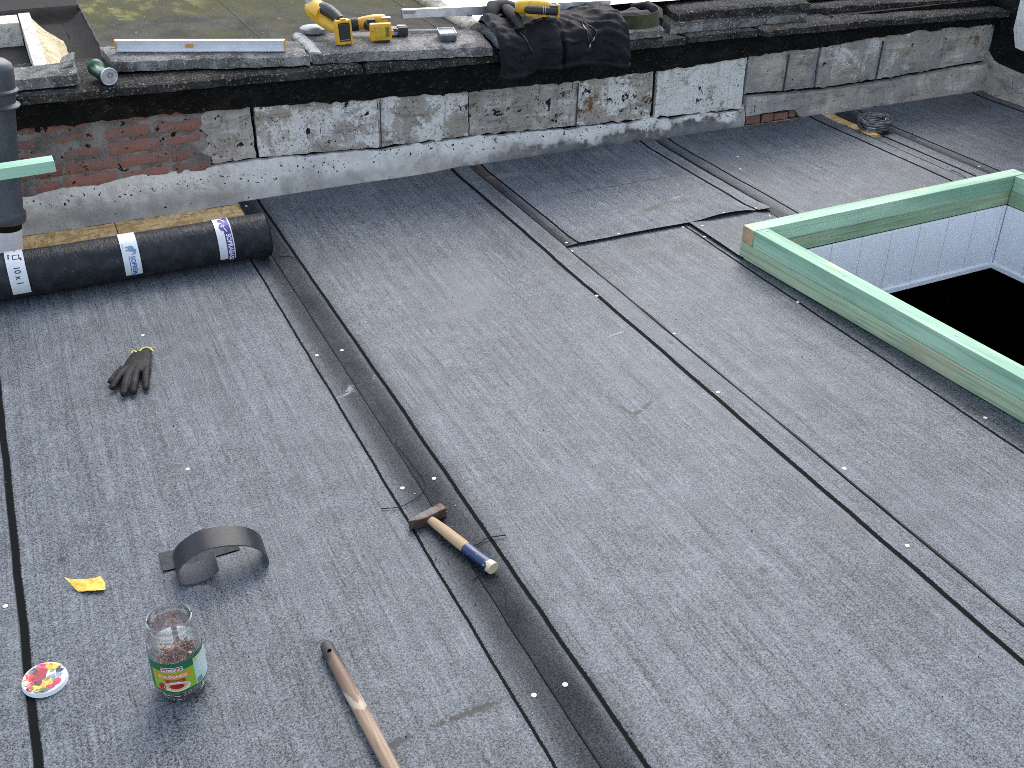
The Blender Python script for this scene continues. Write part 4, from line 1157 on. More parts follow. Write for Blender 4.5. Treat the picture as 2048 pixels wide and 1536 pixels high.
for f in fs: hb.faces.new([hv[i] for i in f])
bmesh.ops.bevel(hb, geom=list(hb.edges), offset=0.0012, segments=2, affect='EDGES')
hd.bm(hb)
hd.build("head", M_RUST, ham)
def hand(x0, x1, n=26):
    pts, rr = [], []
    for i in range(n + 1):
        t = i / n
        x = lerp(x0, x1, t)
        pts.append((x, 0.010 * math.sin((x + 0.02) * 9.0) * -0.35, 0.0130 + 0.003 * sm(x, 0.0, 0.08)))
        rr.append(interp([(-0.016, 0.0100), (0.0, 0.0105), (0.03, 0.0120), (0.08, 0.0140), (0.13, 0.0148), (0.19, 0.0142), (0.235, 0.0158), (0.246, 0.0150)], x))
    return pts, rr
p_, r_ = hand(0.010, 0.152)
MB().tube(p_, r_, 20, flat=0.86).build("handle", M_HANDLE, ham, True)
def blue_mat():
    n = NT("blue_dipped_paint")
    x, y, z = n.xyz(n.obj)
    k = n.noise(n.obj, 70, 4, 0.7)
    c = n.mix(n.ss(n.noise(n.obj, 20, 3), 0.3, 0.7), (0.008, 0.020, 0.070), (0.013, 0.030, 0.10))
    worn = n.ss(n.math('ADD', x, n.lin(k, 0.3, 0.7, -0.016, 0.016)), 0.231, 0.233)
    spk = n.ss(n.noise(n.obj, 260, 2), 0.70, 0.73)
    c = n.mix(n.math('MAXIMUM', worn, n.math('MULTIPLY', spk, 0.8)), c, (0.52, 0.42, 0.28))
    return n.out(c, 0.32)
p_, r_ = hand(0.150, 0.246)
MB().tube(p_, [r + 0.0008 for r in r_], 20, flat=0.86).build("painted_grip", blue_mat(), ham, True)

# ------------------------------------------------------------------ broom handle
br = empty("broom_handle", (0.346, 1.650, 0.0066), (0, 0, R(-86.6)), "round worn wooden pole with a charred end and a hole, at the bottom edge", "pole")
def broom_mat():
    n = NT("pole_wood")
    x, y, z = n.xyz(n.obj)
    g = n.noise(n.map(n.obj, scale=(6, 170, 170)), 1.0, 3, 0.6)
    k = n.noise(n.map(n.obj, scale=(7, 22, 22)), 1.0, 4, 0.6)
    xx = n.math('ADD', x, n.lin(k, 0.3, 0.7, -0.05, 0.05))
    c = n.mix(n.ss(g, 0.35, 0.7), (0.34, 0.235, 0.155), (0.17, 0.11, 0.07))
    c = n.mix(n.ss(xx, 0.10, 0.28, 0.8, 0.0), c, (0.13, 0.075, 0.05))
    c = n.mix(n.ss(xx, 0.045, 0.085, 1.0, 0.0), c, (0.035, 0.032, 0.030))
    pale = n.math('MULTIPLY', n.ss(xx, 0.165, 0.175), n.ss(xx, 0.205, 0.215, 1.0, 0.0))
    c = n.mix(n.math('MULTIPLY', pale, 0.8), c, (0.45, 0.37, 0.28))
    return n.out(c, 0.6, n.bump(g, 0.25, 0.001))
M_POLE = broom_mat()
pts = [(x, 0, 0.0145) for x in (0.0, 0.002, 0.006, 0.013, 0.05, 0.1, 0.3, 0.6, 1.2)]
MB().tube(pts, [0.0085, 0.011, 0.0128, 0.0138, 0.0142, 0.0144, 0.0145, 0.0145, 0.0145], 28).build("pole", M_POLE, br, True)
MB().lathe([(0.0, 0.0004), (0.0036, 0.0004), (0.0046, 0.0)], 18).build("drilled_hole", plain("hole_dark", (0.002, 0.002, 0.002), 1.0, spec=0.0), br, loc=(0.036, -0.0028, 0.02855), rot=(R(12), 0, 0))

# ------------------------------------------------------------------ curled and flat felt offcuts
A0 = Vector((0.1223, 1.9604, 0.0066)); DV = Vector((0.9986, -0.0533, 0)); NV = Vector((0.0533, 0.9986, 0))
prof = [(0.1766, 0.0005), (0.1807, 0.0174), (0.1747, 0.0416), (0.1598, 0.0609), (0.1402, 0.075), (0.1134, 0.0849), (0.0794, 0.0905), (0.045, 0.0901), (0.0161, 0.079), (-0.0066, 0.0625), (-0.0191, 0.0427), (-0.0209, 0.0304), (-0.0164, 0.0142), (-0.007, 0.0047), (0.0035, 0.0012), (0.0228, 0.0012), (0.0401, 0.0045), (0.0581, 0.0137), (0.0706, 0.0237)]
def spline(P, m=5):
    out = []
    for i in range(len(P) - 1):
        p0, p1, p2, p3 = [Vector((*P[max(0, min(len(P) - 1, j))], 0)) for j in (i - 1, i, i + 1, i + 2)]
        for k in range(m):
            t = k / m
            out.append(0.5 * ((2 * p1) + (-p0 + p2) * t + (2 * p0 - 5 * p1 + 4 * p2 - p3) * t * t + (-p0 + 3 * p1 - 3 * p2 + p3) * t ** 3))
    out.append(Vector((*P[-1], 0)))
    return out
sp_pts = spline(prof)
def curl(u, v, inner=False):
    f = u * (len(sp_pts) - 1); i = min(int(f), len(sp_pts) - 2)
    p = sp_pts[i].lerp(sp_pts[i + 1], f - i)
    t = (sp_pts[min(i + 2, len(sp_pts) - 1)] - sp_pts[max(i - 1, 0)]).normalized()
    nn = Vector((-t.y, t.x, 0)) * (0.0034 if inner else 0.0)
    w = 0.072 * v
    q = A0 + DV * (p.x + nn.x) + NV * w + Vector((0, 0, max(0.0, p.y + nn.y)))
    return tuple(q - A0)
M_STRIP = plain("strip_film", (0.010, 0.0105, 0.0125), 0.32, var=0.35, scale=90, bump=0.25, spec=0.20)
M_STRIPG = plain("strip_sanded", (0.085, 0.09, 0.10), 0.85, var=0.6, scale=420, bump=0.4, spec=0.15)
co = MB().slab(lambda u, v: curl(u, v), lambda u, v: curl(u, v, True), len(sp_pts) - 1, 6, 0, 1).build("curled_strip", [M_STRIP, M_STRIPG], None, True, loc=A0)
tag(co, "black felt strip curled into a loop, standing on the left sheet", "felt strip")
fl = []
fc = [Vector((0.0790, 2.0300, 0)), Vector((0.2535, 2.0370, 0)), Vector((0.2540, 2.0820, 0)), Vector((0.0800, 2.1000, 0))]
def flat(u, v, b=False):
    p = fc[0].lerp(fc[1], u).lerp(fc[3].lerp(fc[2], u), v)
    z = 0.0062 + 0.0035 + 0.003 * sm(u, 0.06, 0.0) * (1 - v) + 0.0012 * nz(u * 4, v * 3, 2)
    return (p.x - 0.16, p.y - 2.06, z - (0.0034 if b else 0))
fo = MB().slab(lambda u, v: flat(u, v), lambda u, v: flat(u, v, True), 24, 5, 0, 1).build("flat_strip", [plain("strip_scuffed", (0.045, 0.048, 0.052), 0.75, var=0.5, scale=60, spec=0.15), BLACK], None, True, loc=(0.16, 2.06, 0))
tag(fo, "flat scuffed felt strip lying under the curled strip", "felt strip")

# ------------------------------------------------------------------ torn yellow wrapper
YC = Vector((-0.085, 2.045, 0.007))
top_e = [(-0.1255, 2.084, 0.016), (-0.112, 2.074, 0.012), (-0.0868, 2.0666, 0.010), (-0.068, 2.062, 0.009), (-0.0514, 2.0635, 0.008)]
mid_e = [(-0.118, 2.070, 0.011), (-0.107, 2.058, 0.007), (-0.085, 2.046, 0.0045), (-0.066, 2.044, 0.0035), (-0.0445, 2.0415, 0.003)]
bot_e = [(-0.1120, 2.058, 0.005), (-0.1030, 2.040, 0.001), (-0.083, 2.028, 0.006), (-0.066, 2.021, 0.007), (-0.0470, 2.0160, 0.006)]
def wrap(u, v, b=False):
    def row(r):
        f = u * 4; i = min(int(f), 3)
        return Vector(r[i]).lerp(Vector(r[i + 1]), f - i)
    p = row(top_e).lerp(row(mid_e), v * 2) if v < 0.5 else row(mid_e).lerp(row(bot_e), v * 2 - 1)
    p.z += 0.0022 * nz(p.x * 70, p.y * 70, 3) + 0.001 * nz(p.x * 200, p.y * 200, 5) + 0.0012
    p.z = max(p.z, 0.0008)
    return (p.x - YC.x, p.y - YC.y, p.z - (0.0006 if b else 0))
def ywrap_mat():
    n = NT("yellow_wrapper")
    k = n.noise(n.obj, 120, 4, 0.6)
    c = n.mix(n.ss(k, 0.3, 0.7), (0.72, 0.40, 0.03), (0.85, 0.56, 0.07))
    cr = n.ss(n.voro(n.obj, 60, 'DISTANCE_TO_EDGE'), 0.01, 0.04, 0.5, 0.0)
    return n.out(n.mix(cr, c, (0.25, 0.11, 0.01)), 0.5, n.bump(k, 0.5, 0.002))
yo = MB().slab(lambda u, v: wrap(u, v), lambda u, v: wrap(u, v, True), 30, 16).build("torn_wrapper", ywrap_mat(), None, True, loc=YC)
tag(yo, "crumpled scrap of yellow wrapper beside the curled strip", "wrapper")

# ------------------------------------------------------------------ work glove
gl_ = empty("work_glove", (0.16, 2.95, 0.0065), (0, 0, 0), "black coated work glove with a yellow cuff edge, fingers spread", "glove")
gm = MB()
O = Vector((0.16, 2.95, 0))
def ch(pts, rr, flat=0.8):
    gm.tube([Vector(p) - O for p in pts], rr, 14, flat=flat)
ch([(0.122, 2.985, 0.012), (0.104, 2.960, 0.013), (0.082, 2.930, 0.012), (0.073, 2.921, 0.010)], [0.013, 0.0115, 0.0095, 0.006])
ch([(0.134, 2.975, 0.016), (0.112, 2.940, 0.023), (0.092, 2.905, 0.020), (0.079, 2.883, 0.013), (0.076, 2.878, 0.010)], [0.013, 0.0118, 0.0112, 0.010, 0.006])
ch([(0.147, 2.970, 0.016), (0.131, 2.925, 0.026), (0.114, 2.870, 0.022), (0.104, 2.838, 0.013), (0.101, 2.830, 0.010)], [0.013, 0.0122, 0.0118, 0.0105, 0.006])
ch([(0.164, 2.965, 0.016), (0.151, 2.920, 0.025), (0.138, 2.865, 0.021), (0.130, 2.838, 0.013), (0.129, 2.830, 0.010)], [0.013, 0.0118, 0.0115, 0.0102, 0.006])
ch([(0.186, 2.960, 0.014), (0.178, 2.915, 0.020), (0.170, 2.868, 0.016), (0.166, 2.846, 0.011), (0.165, 2.839, 0.009)], [0.012, 0.0110, 0.0104, 0.0092, 0.005])
# palm and wrist as a flattened sleeve
vs, fs = [], []
rows = [(2.935, 0.120, 0.195, 0.016), (2.965, 0.117, 0.201, 0.018), (2.995, 0.125, 0.206, 0.018), (3.025, 0.136, 0.210, 0.014), (3.050, 0.148, 0.214, 0.011), (3.066, 0.158, 0.217, 0.010)]
for (yy, xa, xb, h) in rows:
    for k in range(18):
        a = 2 * math.pi * k / 18
        vs.append(Vector((lerp(xa, xb, 0.5 + 0.5 * math.cos(a)), yy + 0.004 * math.sin(3 * a), h * 0.55 + 0.004 + h * 0.75 * math.sin(a))) - O)
for i in range(len(rows) - 1):
    for k in range(18):
        fs.append((i * 18 + k, i * 18 + (k + 1) % 18, i * 18 + 18 + (k + 1) % 18, i * 18 + 18 + k))
fs += [tuple(reversed(range(18))), tuple(range(90, 108))]
gm.add(vs, fs)
def glove_mat():
    n = NT("black_glove_latex")
    a = n.noise(n.obj, 60, 5, 0.65)
    c = n.mix(n.ss(a, 0.4, 0.7), (0.007, 0.007, 0.007), (0.020, 0.019, 0.018))
    x, y, z = n.xyz(n.obj)
    band_ = n.math('MULTIPLY', n.ss(y, -0.05, -0.02), n.ss(y, 0.02, 0.05, 1.0, 0.0))
    c = n.mix(n.math('MULTIPLY', n.ss(n.noise(n.obj, 190, 4, 0.7), 0.60, 0.70, 0, 0.5), band_), c, (0.24, 0.235, 0.22))
    return n.out(c, 0.62, n.bump(n.noise(n.obj, 150, 3), 0.5, 0.002), spec=0.22)
go = gm.build("glove_body", glove_mat(), gl_, True)
rm = go.modifiers.new("remesh", 'REMESH'); rm.mode = 'VOXEL'; rm.voxel_size = 0.0021; rm.use_smooth_shade = True
s_ = go.modifiers.new("smooth", 'SMOOTH'); s_.factor = 0.5; s_.iterations = 3
cuff = [(0.158, 3.066, 0.013), (0.165, 3.078, 0.015), (0.172, 3.066, 0.013), (0.180, 3.064, 0.012), (0.190, 3.078, 0.015), (0.205, 3.082, 0.015), (0.215, 3.072, 0.012), (0.218, 3.062, 0.008)]
cp = [Vector((*q, 0)) for q in []]
MB().tube([Vector(p) - O for p in cuff], 0.0032, 8).build("cuff_edge", plain("yellow_cuff_knit", (0.62, 0.58, 0.10), 0.8, var=0.2, scale=300), gl_, True)
cw = MB()
def cu_(u, v):
    f = u * 7; i = min(int(f), 6)
    p = Vector(cuff[i]).lerp(Vector(cuff[i + 1]), f - i)
    q = Vector((lerp(0.152, 0.215, u), 3.050, 0.018 - 0.006 * abs(u - 0.5)))
    return tuple(q.lerp(p, v) - O)
cw.grid(cu_, 28, 6)
cw.build("cuff", plain("black_cuff_knit", (0.006, 0.006, 0.006), 0.9, var=0.3, scale=500), gl_, True)
MB().tube([Vector((0.214, 3.080, 0.012)) - O, Vector((0.222, 3.084, 0.013)) - O, Vector((0.232, 3.078, 0.008)) - O], 0.0006, 5).build("loose_thread", M_WINK, gl_)

# ------------------------------------------------------------------ old roof hatch at upper left
hatch = empty("roof_hatch", (0.0, 4.25, 0.497), label="old white framed roof hatch with cement fillet at the upper left", cat="roof hatch")
HO = Vector((0.0, 4.25, 0.497))
M_OLDW = concrete_mat("weathered_white_frame", (0.66, 0.62, 0.50), (0.80, 0.77, 0.68), (0.82, 0.80, 0.72), 0.5)
M_CEM = concrete_mat("sunlit_cement", (0.52, 0.44, 0.27), (0.70, 0.61, 0.41), (0.62, 0.56, 0.42), 0.5)  # beige cement with the sunlight on it put into the yellow colour
MB().box(Vector((0.108, 4.70, 0.548)) - HO, (0.046, 0.89, 0.102), 0.003).build("side_rail", M_OLDW, hatch)
MB().box(Vector((-0.42, 5.065, 0.546)) - HO, (1.00, 0.155, 0.098), 0.003).build("far_rail", M_OLDW, hatch)
MB().box(Vector((-0.42, 4.62, 0.501)) - HO, (1.00, 0.72, 0.006)).build("hatch_floor", M_VALLEY, hatch)
def cem(u, v):
    y = lerp(4.27, 5.13, v)
    x = lerp(0.130, 0.236 - 0.04 * sm(v, 0.85, 1.0), u) + (0.004 * nz(y * 14, 3) if u == 1.0 else 0)
    return Vector((x, y, 0.584 - 0.082 * u ** 0.9 + 0.004 * nz(x * 30, y * 20, 6) * sm(u, 0, 0.3))) - HO
MB().grid(cem, 10, 50).build("cement_fillet", M_CEM, hatch, True)
stone("cement_lump", "crumbled cement lump on the end of the hatch sill slab", [(0.160, 4.185), (0.222, 4.19), (0.236, 4.36), (0.180, 4.33)], [0.606, 0.622, 0.616, 0.602], 0.018, M_SLAB, None, seed=33, chip=0.02)

# ------------------------------------------------------------------ crushed can
cx = empty("crushed_can", (0.30, 4.15, 0.548), (0, 0, 0), "crushed green drink can lying on the coping left of the spirit level", "can")
ca0, ca1 = Vector((0.289, 4.228, 0.577)), Vector((0.322, 4.118, 0.568))
axis = (ca1 - ca0).normalized()
q_ = axis.to_track_quat('Z', 'Y').to_matrix().to_4x4()
Lc = (ca1 - ca0).length
CO = Vector((0.30, 4.15, 0.548))
dl_ = q_.to_3x3().inverted() @ Vector((0.35, -0.35, 0.85)); CRU = math.atan2(dl_.y, dl_.x)
def canp(u, v):
    a = 2 * math.pi * u; z = v * Lc
    r = 0.0310 * (1 - 0.85 * math.sin(math.pi * min(1, max(0, (v - 0.08) / 0.84))) * max(0, math.cos(a - CRU)) ** 0.8 - 0.10 * math.sin(math.pi * v) * max(0, math.cos(a + 1.6)))
    r += 0.0022 * nz(math.cos(a) * 2, math.sin(a) * 2, v * 5) * math.sin(math.pi * v)
    return Matrix.Translation(ca0 - CO) @ q_ @ Vector((r * math.cos(a), r * math.sin(a), z))
def can_mat():
    n = NT("green_can_print")
    k = n.noise(n.obj, 38, 4, 0.6)
    c = n.mix(n.ss(k, 0.40, 0.48), (0.004, 0.028, 0.016), (0.006, 0.065, 0.030))
    c = n.mix(n.ss(k, 0.66, 0.68), c, (0.4, 0.42, 0.4))
    return n.out(c, 0.38, metal=0.2)
MB().grid(canp, 40, 20).build("can_wall", can_mat(), cx, True)
Mc = Matrix.Translation(ca1 - CO) @ q_
MB().lathe([(0.0310, -0.006), (0.0318, 0.0), (0.0295, 0.0012), (0.0275, -0.003), (0.020, -0.0028), (0.0, -0.0028)], 36, Mc).build("can_end", M_ALU, cx, True)
MB().lathe([(0.006, -0.0015), (0.010, -0.0010), (0.011, -0.002)], 20, Mc @ Matrix.Translation((0.004, 0.004, 0))).build("ring_pull", M_STEEL, cx, True)
Mb = Matrix.Translation(ca0 - CO) @ q_
MB().lathe([(0.0, 0.004), (0.022, 0.003), (0.025, -0.003), (0.0305, 0.004)], 36, Mb).build("can_base", M_ALU, cx, True)

# ------------------------------------------------------------------ spirit level
lv = empty("spirit_level", (0.680, 4.276, 0.5855), (0, R(1.55), R(-16.2)), "long aluminium spirit level with orange vials on the left loose slab", "spirit level")
m = MB()
m.box((0, 0, 0.0225), (0.618, 0.0040, 0.030)); m.box((0, 0, 0.0040), (0.618, 0.024, 0.0050), 0.0008); m.box((0, 0, 0.0405), (0.618, 0.024, 0.0050), 0.0008)
m.box((0, -0.0035, 0.0335), (0.618, 0.004, 0.010)); m.box((0, -0.0035, 0.0110), (0.618, 0.004, 0.010))
m.build("rail", plain("satin_aluminium", (0.66, 0.70, 0.76), 0.42, 0.35, var=0.06, scale=20), lv)
for sx in (-1, 1):
    MB().box((sx * 0.3105, 0, 0.0222), (0.005, 0.026, 0.043), 0.002).build("end_cap", plain("orange_cap", (0.55, 0.27, 0.03), 0.5), lv)
for xx in (-0.235, -0.045, 0.145):
    v_ = MB().lathe([(0.0, 0.0), (0.020, 0.0), (0.022, -0.0006)], 24).build("vial_window", plain("orange_vial", (0.75, 0.34, 0.03), 0.25, var=0.1), lv, loc=(xx, 0, 0.0437))
    v_.scale = (1.0, 0.42, 1.0)
MB().tube([(-0.012, -0.006, 0.020), (0.016, -0.006, 0.020)], 0.0055, 12).build("vial", plain("orange_vial_tube", (0.70, 0.30, 0.03), 0.2), lv, True, loc=(-0.045, 0, 0.001))

# ------------------------------------------------------------------ power tools on the slab
t1 = empty("cordless_grinder", (1.228, 4.245, 0.5675), (0, 0, R(2)), "yellow cordless tool standing on its open battery foot, with a dark grip", "power tool")
# battery foot faces the viewer (-y); body leans back and left
fr_ = MB()
fr_.box((-0.027, 0, 0.046), (0.009, 0.034, 0.088), 0.003, rot=(R(-6), 0, 0)); fr_.box((0.027, 0, 0.046), (0.009, 0.034, 0.088), 0.003, rot=(R(-6), 0, 0))
fr_.box((0, 0, 0.0065), (0.054, 0.036, 0.012), 0.003); fr_.box((0, 0.005, 0.087), (0.058, 0.036, 0.011), 0.004); fr_.box((0, 0.004, 0.0945), (0.022, 0.030, 0.008), 0.003)
fr_.box((0, 0.013, 0.046), (0.052, 0.010, 0.082), 0.002)
fr_.build("battery_foot", M_YEL, t1, True)
MB().box((0, -0.0055, 0.050), (0.044, 0.028, 0.060), 0.002).build("battery_bay", M_BLK, t1)
MB().box((0, -0.016, 0.019), (0.040, 0.006, 0.004), 0.001).build("contact_rail", M_STEEL, t1)
MB().tube([(-0.002, 0.016, 0.085), (-0.010, 0.060, 0.100), (-0.020, 0.110, 0.108), (-0.028, 0.150, 0.105)], [0.021, 0.022, 0.025, 0.028], 18).build("rubber_grip", M_BLK, t1, True)
MB().tube([(-0.006, 0.020, 0.050), (-0.018, 0.070, 0.055), (-0.030, 0.120, 0.064), (-0.036, 0.150, 0.075)], [0.022, 0.024, 0.028, 0.034], 18).build("lower_body", M_YEL, t1, True)
MB().tube([(-0.030, 0.130, 0.085), (-0.034, 0.160, 0.088), (-0.040, 0.205, 0.092), (-0.044, 0.240, 0.093), (-0.046, 0.252, 0.093)], [0.038, 0.043, 0.043, 0.036, 0.022], 24).build("motor_housing", M_YEL, t1, True)
MB().tube([(-0.040, 0.205, 0.060), (-0.044, 0.235, 0.130), (-0.040, 0.232, 0.142)], [0.030, 0.030, 0.022], 18).build("gear_head", M_STEEL, t1, True)
MB().lathe([(0.0, 0.0), (0.052, 0.0), (0.056, 0.004), (0.056, 0.016), (0.050, 0.020), (0.0, 0.022)], 36).build("disc_guard", plain("grey_guard", (0.22, 0.23, 0.24), 0.5, 0.3), t1, True, loc=(-0.052, 0.225, 0.004))

t2 = empty("cordless_drill", (1.378, 4.232, 0.5635), (0, 0, R(-8)), "yellow cordless drill lying with its open battery foot towards the viewer", "power tool")
d2 = MB()
d2.box((0, 0.004, 0.040), (0.086, 0.026, 0.066), 0.006)
d2.build("battery_foot", M_YEL, t2, True)
MB().box((0.004, -0.010, 0.041), (0.054, 0.006, 0.048), 0.002).build("battery_bay", plain("worn_yellow_bay", (0.50, 0.33, 0.02), 0.45, var=0.2), t2)
for k in range(5):
    MB().box((0.024, -0.0138, 0.026 + k * 0.0075), (0.014, 0.003, 0.0035)).build("contact_slot", M_BLK, t2)
MB().box((0.046, 0.002, 0.034), (0.010, 0.016, 0.020), 0.003).build("latch", M_YEL, t2)
MB().box((0.004, 0.006, 0.0045), (0.060, 0.030, 0.009), 0.003).build("belt_clip", M_BLK, t2)
MB().tube([(-0.010, 0.010, 0.045), (-0.022, 0.060, 0.046), (-0.034, 0.110, 0.045)], [0.022, 0.019, 0.022], 16).build("rubber_grip", M_BLK, t2, True)
MB().tube([(-0.075, 0.125, 0.046), (-0.045, 0.122, 0.048), (0.0, 0.118, 0.052), (0.038, 0.114, 0.054), (0.048, 0.113, 0.054)], [0.022, 0.028, 0.030, 0.027, 0.016], 20).build("motor_housing", M_YEL, t2, True)
MB().tube([(-0.118, 0.128, 0.044), (-0.108, 0.127, 0.044), (-0.085, 0.126, 0.045), (-0.070, 0.125, 0.046)], [0.014, 0.024, 0.027, 0.026], 20).build("chuck", M_BLK, t2, True)
MB().box((0.030, 0.040, 0.0820), (0.040, 0.018, 0.010), 0.003).build("bit_holder", M_STEEL, t2)
MB().box((-0.024, 0.075, 0.066), (0.034, 0.020, 0.018), 0.005).build("trigger", M_BLK, t2, True)

bt = empty("battery_pack", (1.478, 4.315, 0.5625), (0, 0, R(-12)), "small black battery pack with a violet sticker right of the drill", "battery")
MB().box((0.018, 0, 0.019), (0.040, 0.060, 0.036), 0.005).build("battery_case", M_BLK, bt, True)
MB().box((-0.018, 0, 0.017), (0.036, 0.050, 0.030), 0.004).build("battery_neck", plain("dark_grey_case", (0.05, 0.05, 0.055), 0.5), bt, True)
MB().box((-0.014, -0.0256, 0.014), (0.022, 0.0016, 0.011)).build("sticker", plain("violet_sticker", (0.22, 0.20, 0.50), 0.5), bt)
MB().box((0.002, -0.0260, 0.019), (0.004, 0.0016, 0.028), rot=(0, R(-22), 0)).build("white_stripe", M_WINK, bt)
MB().box((0.014, 0, 0.0376), (0.034, 0.020, 0.002)).build("yellow_stripe", M_YEL, bt)

bxo = empty("grey_box", (1.645, 4.195, 0.5585), (0, 0, R(-14)), "small grey plastic box with a shiny ribbed lid near the slab end", "box")
MB().box((0, 0, 0.013), (0.066, 0.100, 0.024), 0.004).build("box_base", plain("dark_grey_box", (0.06, 0.06, 0.062), 0.4, var=0.4, scale=70), bxo, True)
MB().box((0, 0, 0.0275), (0.068, 0.102, 0.0075), 0.0025).build("box_lid", plain("grey_foil_lid", (0.28, 0.28, 0.29), 0.3, 0.4, var=0.5, scale=120, bump=0.6), bxo, True)
for (x_, y_, sx_, sy_) in ((0, 0.049, 0.070, 0.004), (0, -0.049, 0.070, 0.004), (0.033, 0, 0.004, 0.094), (-0.033, 0, 0.004, 0.094)):
    MB().box((x_, y_, 0.0325), (sx_, sy_, 0.004), 0.001).build("lid_rim", plain("pale_rim", (0.40, 0.40, 0.41), 0.4), bxo)
rd = MB().tube([(-0.07, 0, 0), (0.07, 0, 0)], 0.0045, 12).build("thin_rod", plain("pale_wood_rod", (0.55, 0.52, 0.46), 0.5), None, True, loc=(1.60, 4.335, 0.5665), rot=(0, R(1), R(-12)))
tag(rd, "thin pale rod lying between the battery and the grey box", "rod")

# ------------------------------------------------------------------ rooflight with white sheet, and the aluminium profile across it
rl = empty("old_rooflight", (1.90, 4.30, 0.54), label="flat white rooflight sheet bolted to a rounded dirty edge frame", cat="rooflight")
RO = Vector((1.90, 4.30, 0.54))
M_GRP = concrete_mat("dirty_cream_frame", (0.34, 0.30, 0.22), (0.55, 0.52, 0.44), (0.62, 0.60, 0.54), 0.5)
MB().tube([Vector((1.838 + 0.004 * nz(k, 2), lerp(4.33, 7.0, k / 20), 0.548)) - RO for k in range(21)], 0.040, 20, flat=0.72).build("edge_frame", M_GRP, rl, True)
def dome(u, v):
    x, y = lerp(1.865, 3.3, u), lerp(4.36, 7.0, v)
    return Vector((x, y, 0.560 + 0.030 * math.sin(math.pi * min(1, u * 1.1)) ** 0.8 + 0.005 * math.sin(y * 26) * u * 0.6 + 0.003 * nz(x * 6, y * 6))) - RO
def white_sheet_mat():
    n = NT("milky_rooflight_sheet")
    k = n.noise(n.map(n.obj, scale=(5, 2, 1)), 1.0, 4, 0.6)
    return n.out(n.mix(n.ss(k, 0.35, 0.65), (0.62, 0.65, 0.68), (0.80, 0.82, 0.84)), 0.16, n.bump(k, 0.2, 0.02))
MB().grid(dome, 50, 60).build("rooflight_sheet", white_sheet_mat(), rl, True)
for y in (4.445, 4.80, 5.2, 5.6):
    bo = MB().lathe([(0.0, 0.020), (0.011, 0.019), (0.013, 0.010), (0.013, 0.006)], 18).build("bolt_cap", plain("blue_grey_cap", (0.03, 0.045, 0.07), 0.4), rl, True, loc=Vector((1.848, y, 0.575)) - RO)
    MB().lathe([(0.0, 0.006), (0.014, 0.006), (0.016, 0.0), (0.016, -0.006)], 18).build("washer", M_WHITE, bo, True)

pr = empty("aluminium_profile", (1.985, 4.34, 0.602), (0, R(0.6), R(-8.2)), "square aluminium profile lying across the rooflight behind the jacket", "profile")
MB().box((0, 0, 0.018), (0.92, 0.020, 0.036), 0.0015).build("tube_wall", M_ALU, pr)
MB().box((-0.4605, 0, 0.018), (0.004, 0.017, 0.033), 0.001).build("open_end", plain("profile_end_dark", (0.10, 0.10, 0.10), 0.6), pr)
MB().box((-0.43, -0.0105, 0.024), (0.05, 0.0015, 0.012), 0.0004).build("tape_mark", M_STEEL, pr)

# ------------------------------------------------------------------ jacket draped over the coping
jk = empty("work_jacket", (2.12, 4.05, 0.42), label="black padded work jacket draped over the coping slabs", cat="jacket")
JO = Vector((2.12, 4.05, 0.42))
def jprof(t):
    P = [(4.035, 0.0), (4.030, 0.07), (4.045, 0.125), (4.090, 0.165), (4.16, 0.182), (4.25, 0.185), (4.34, 0.165), (4.40, 0.135)]
    f = t * (len(P) - 1); i = min(int(f), len(P) - 2); k = f - i
    p0, p1, p2, p3 = [Vector((*P[max(0, min(len(P) - 1, j))], 0)) for j in (i - 1, i, i + 1, i + 2)]
    return 0.5 * ((2 * p1) + (-p0 + p2) * k + (2 * p0 - 5 * p1 + 4 * p2 - p3) * k * k + (-p0 + 3 * p1 - 3 * p2 + p3) * k ** 3)
HEM = [(1.812, 0.432), (1.90, 0.428), (1.97, 0.436), (2.02, 0.448), (2.10, 0.452), (2.18, 0.455), (2.28, 0.438), (2.41, 0.418)]
def jack(u, v, b=False):
    narrow = sm(v, 0.55, 1.0)
    x = lerp(lerp(1.812, 1.86, narrow), lerp(2.412, 2.36, narrow), u)
    p = jprof(v)
    hem = interp(HEM, x) - 0.42
    z = 0.42 + lerp(hem, 0, sm(v, 0.0, 0.45)) + p.y
    y = p.x
    hang = sm(v, 0.55, 0.05)
    # big hanging folds, pockets of padding and wrinkles
    fold = 0.022 * math.sin(x * 21 + 1.0 + v * 1.5) + 0.010 * math.sin(x * 43 + v * 4 + 0.5)
    fold *= 0.35 + 0.65 * hang
    wr = 0.014 * nz(x * 9, v * 5, 3) + 0.011 * nz(x * 22 + v * 8, v * 14, 5) + 0.0035 * nz(x * 48, v * 34, 7)
    gap = -0.035 * math.exp(-((x - 2.085) / 0.010) ** 2) * hang
    gap2 = -0.022 * math.exp(-((x - (1.955 + 0.10 * (0.35 - v))) / 0.009) ** 2) * hang
    quil = 0.004 * abs(math.sin((x * 0.8 + v * 0.45) * 46)) * sm(x, 2.10, 2.16)
    dpt = fold + wr + gap + gap2 + quil
    nrm = Vector((0, -1, 0)).lerp(Vector((0, 0, 1)), sm(v, 0.12, 0.55)).normalized()
    edge = sm(min(u, 1 - u), 0.0, 0.03)
    q = Vector((x, y, z)) + nrm * (dpt * edge + 0.016 * edge)
    if b: q = Vector((x, y, z)) - nrm * 0.004
    return q - JO
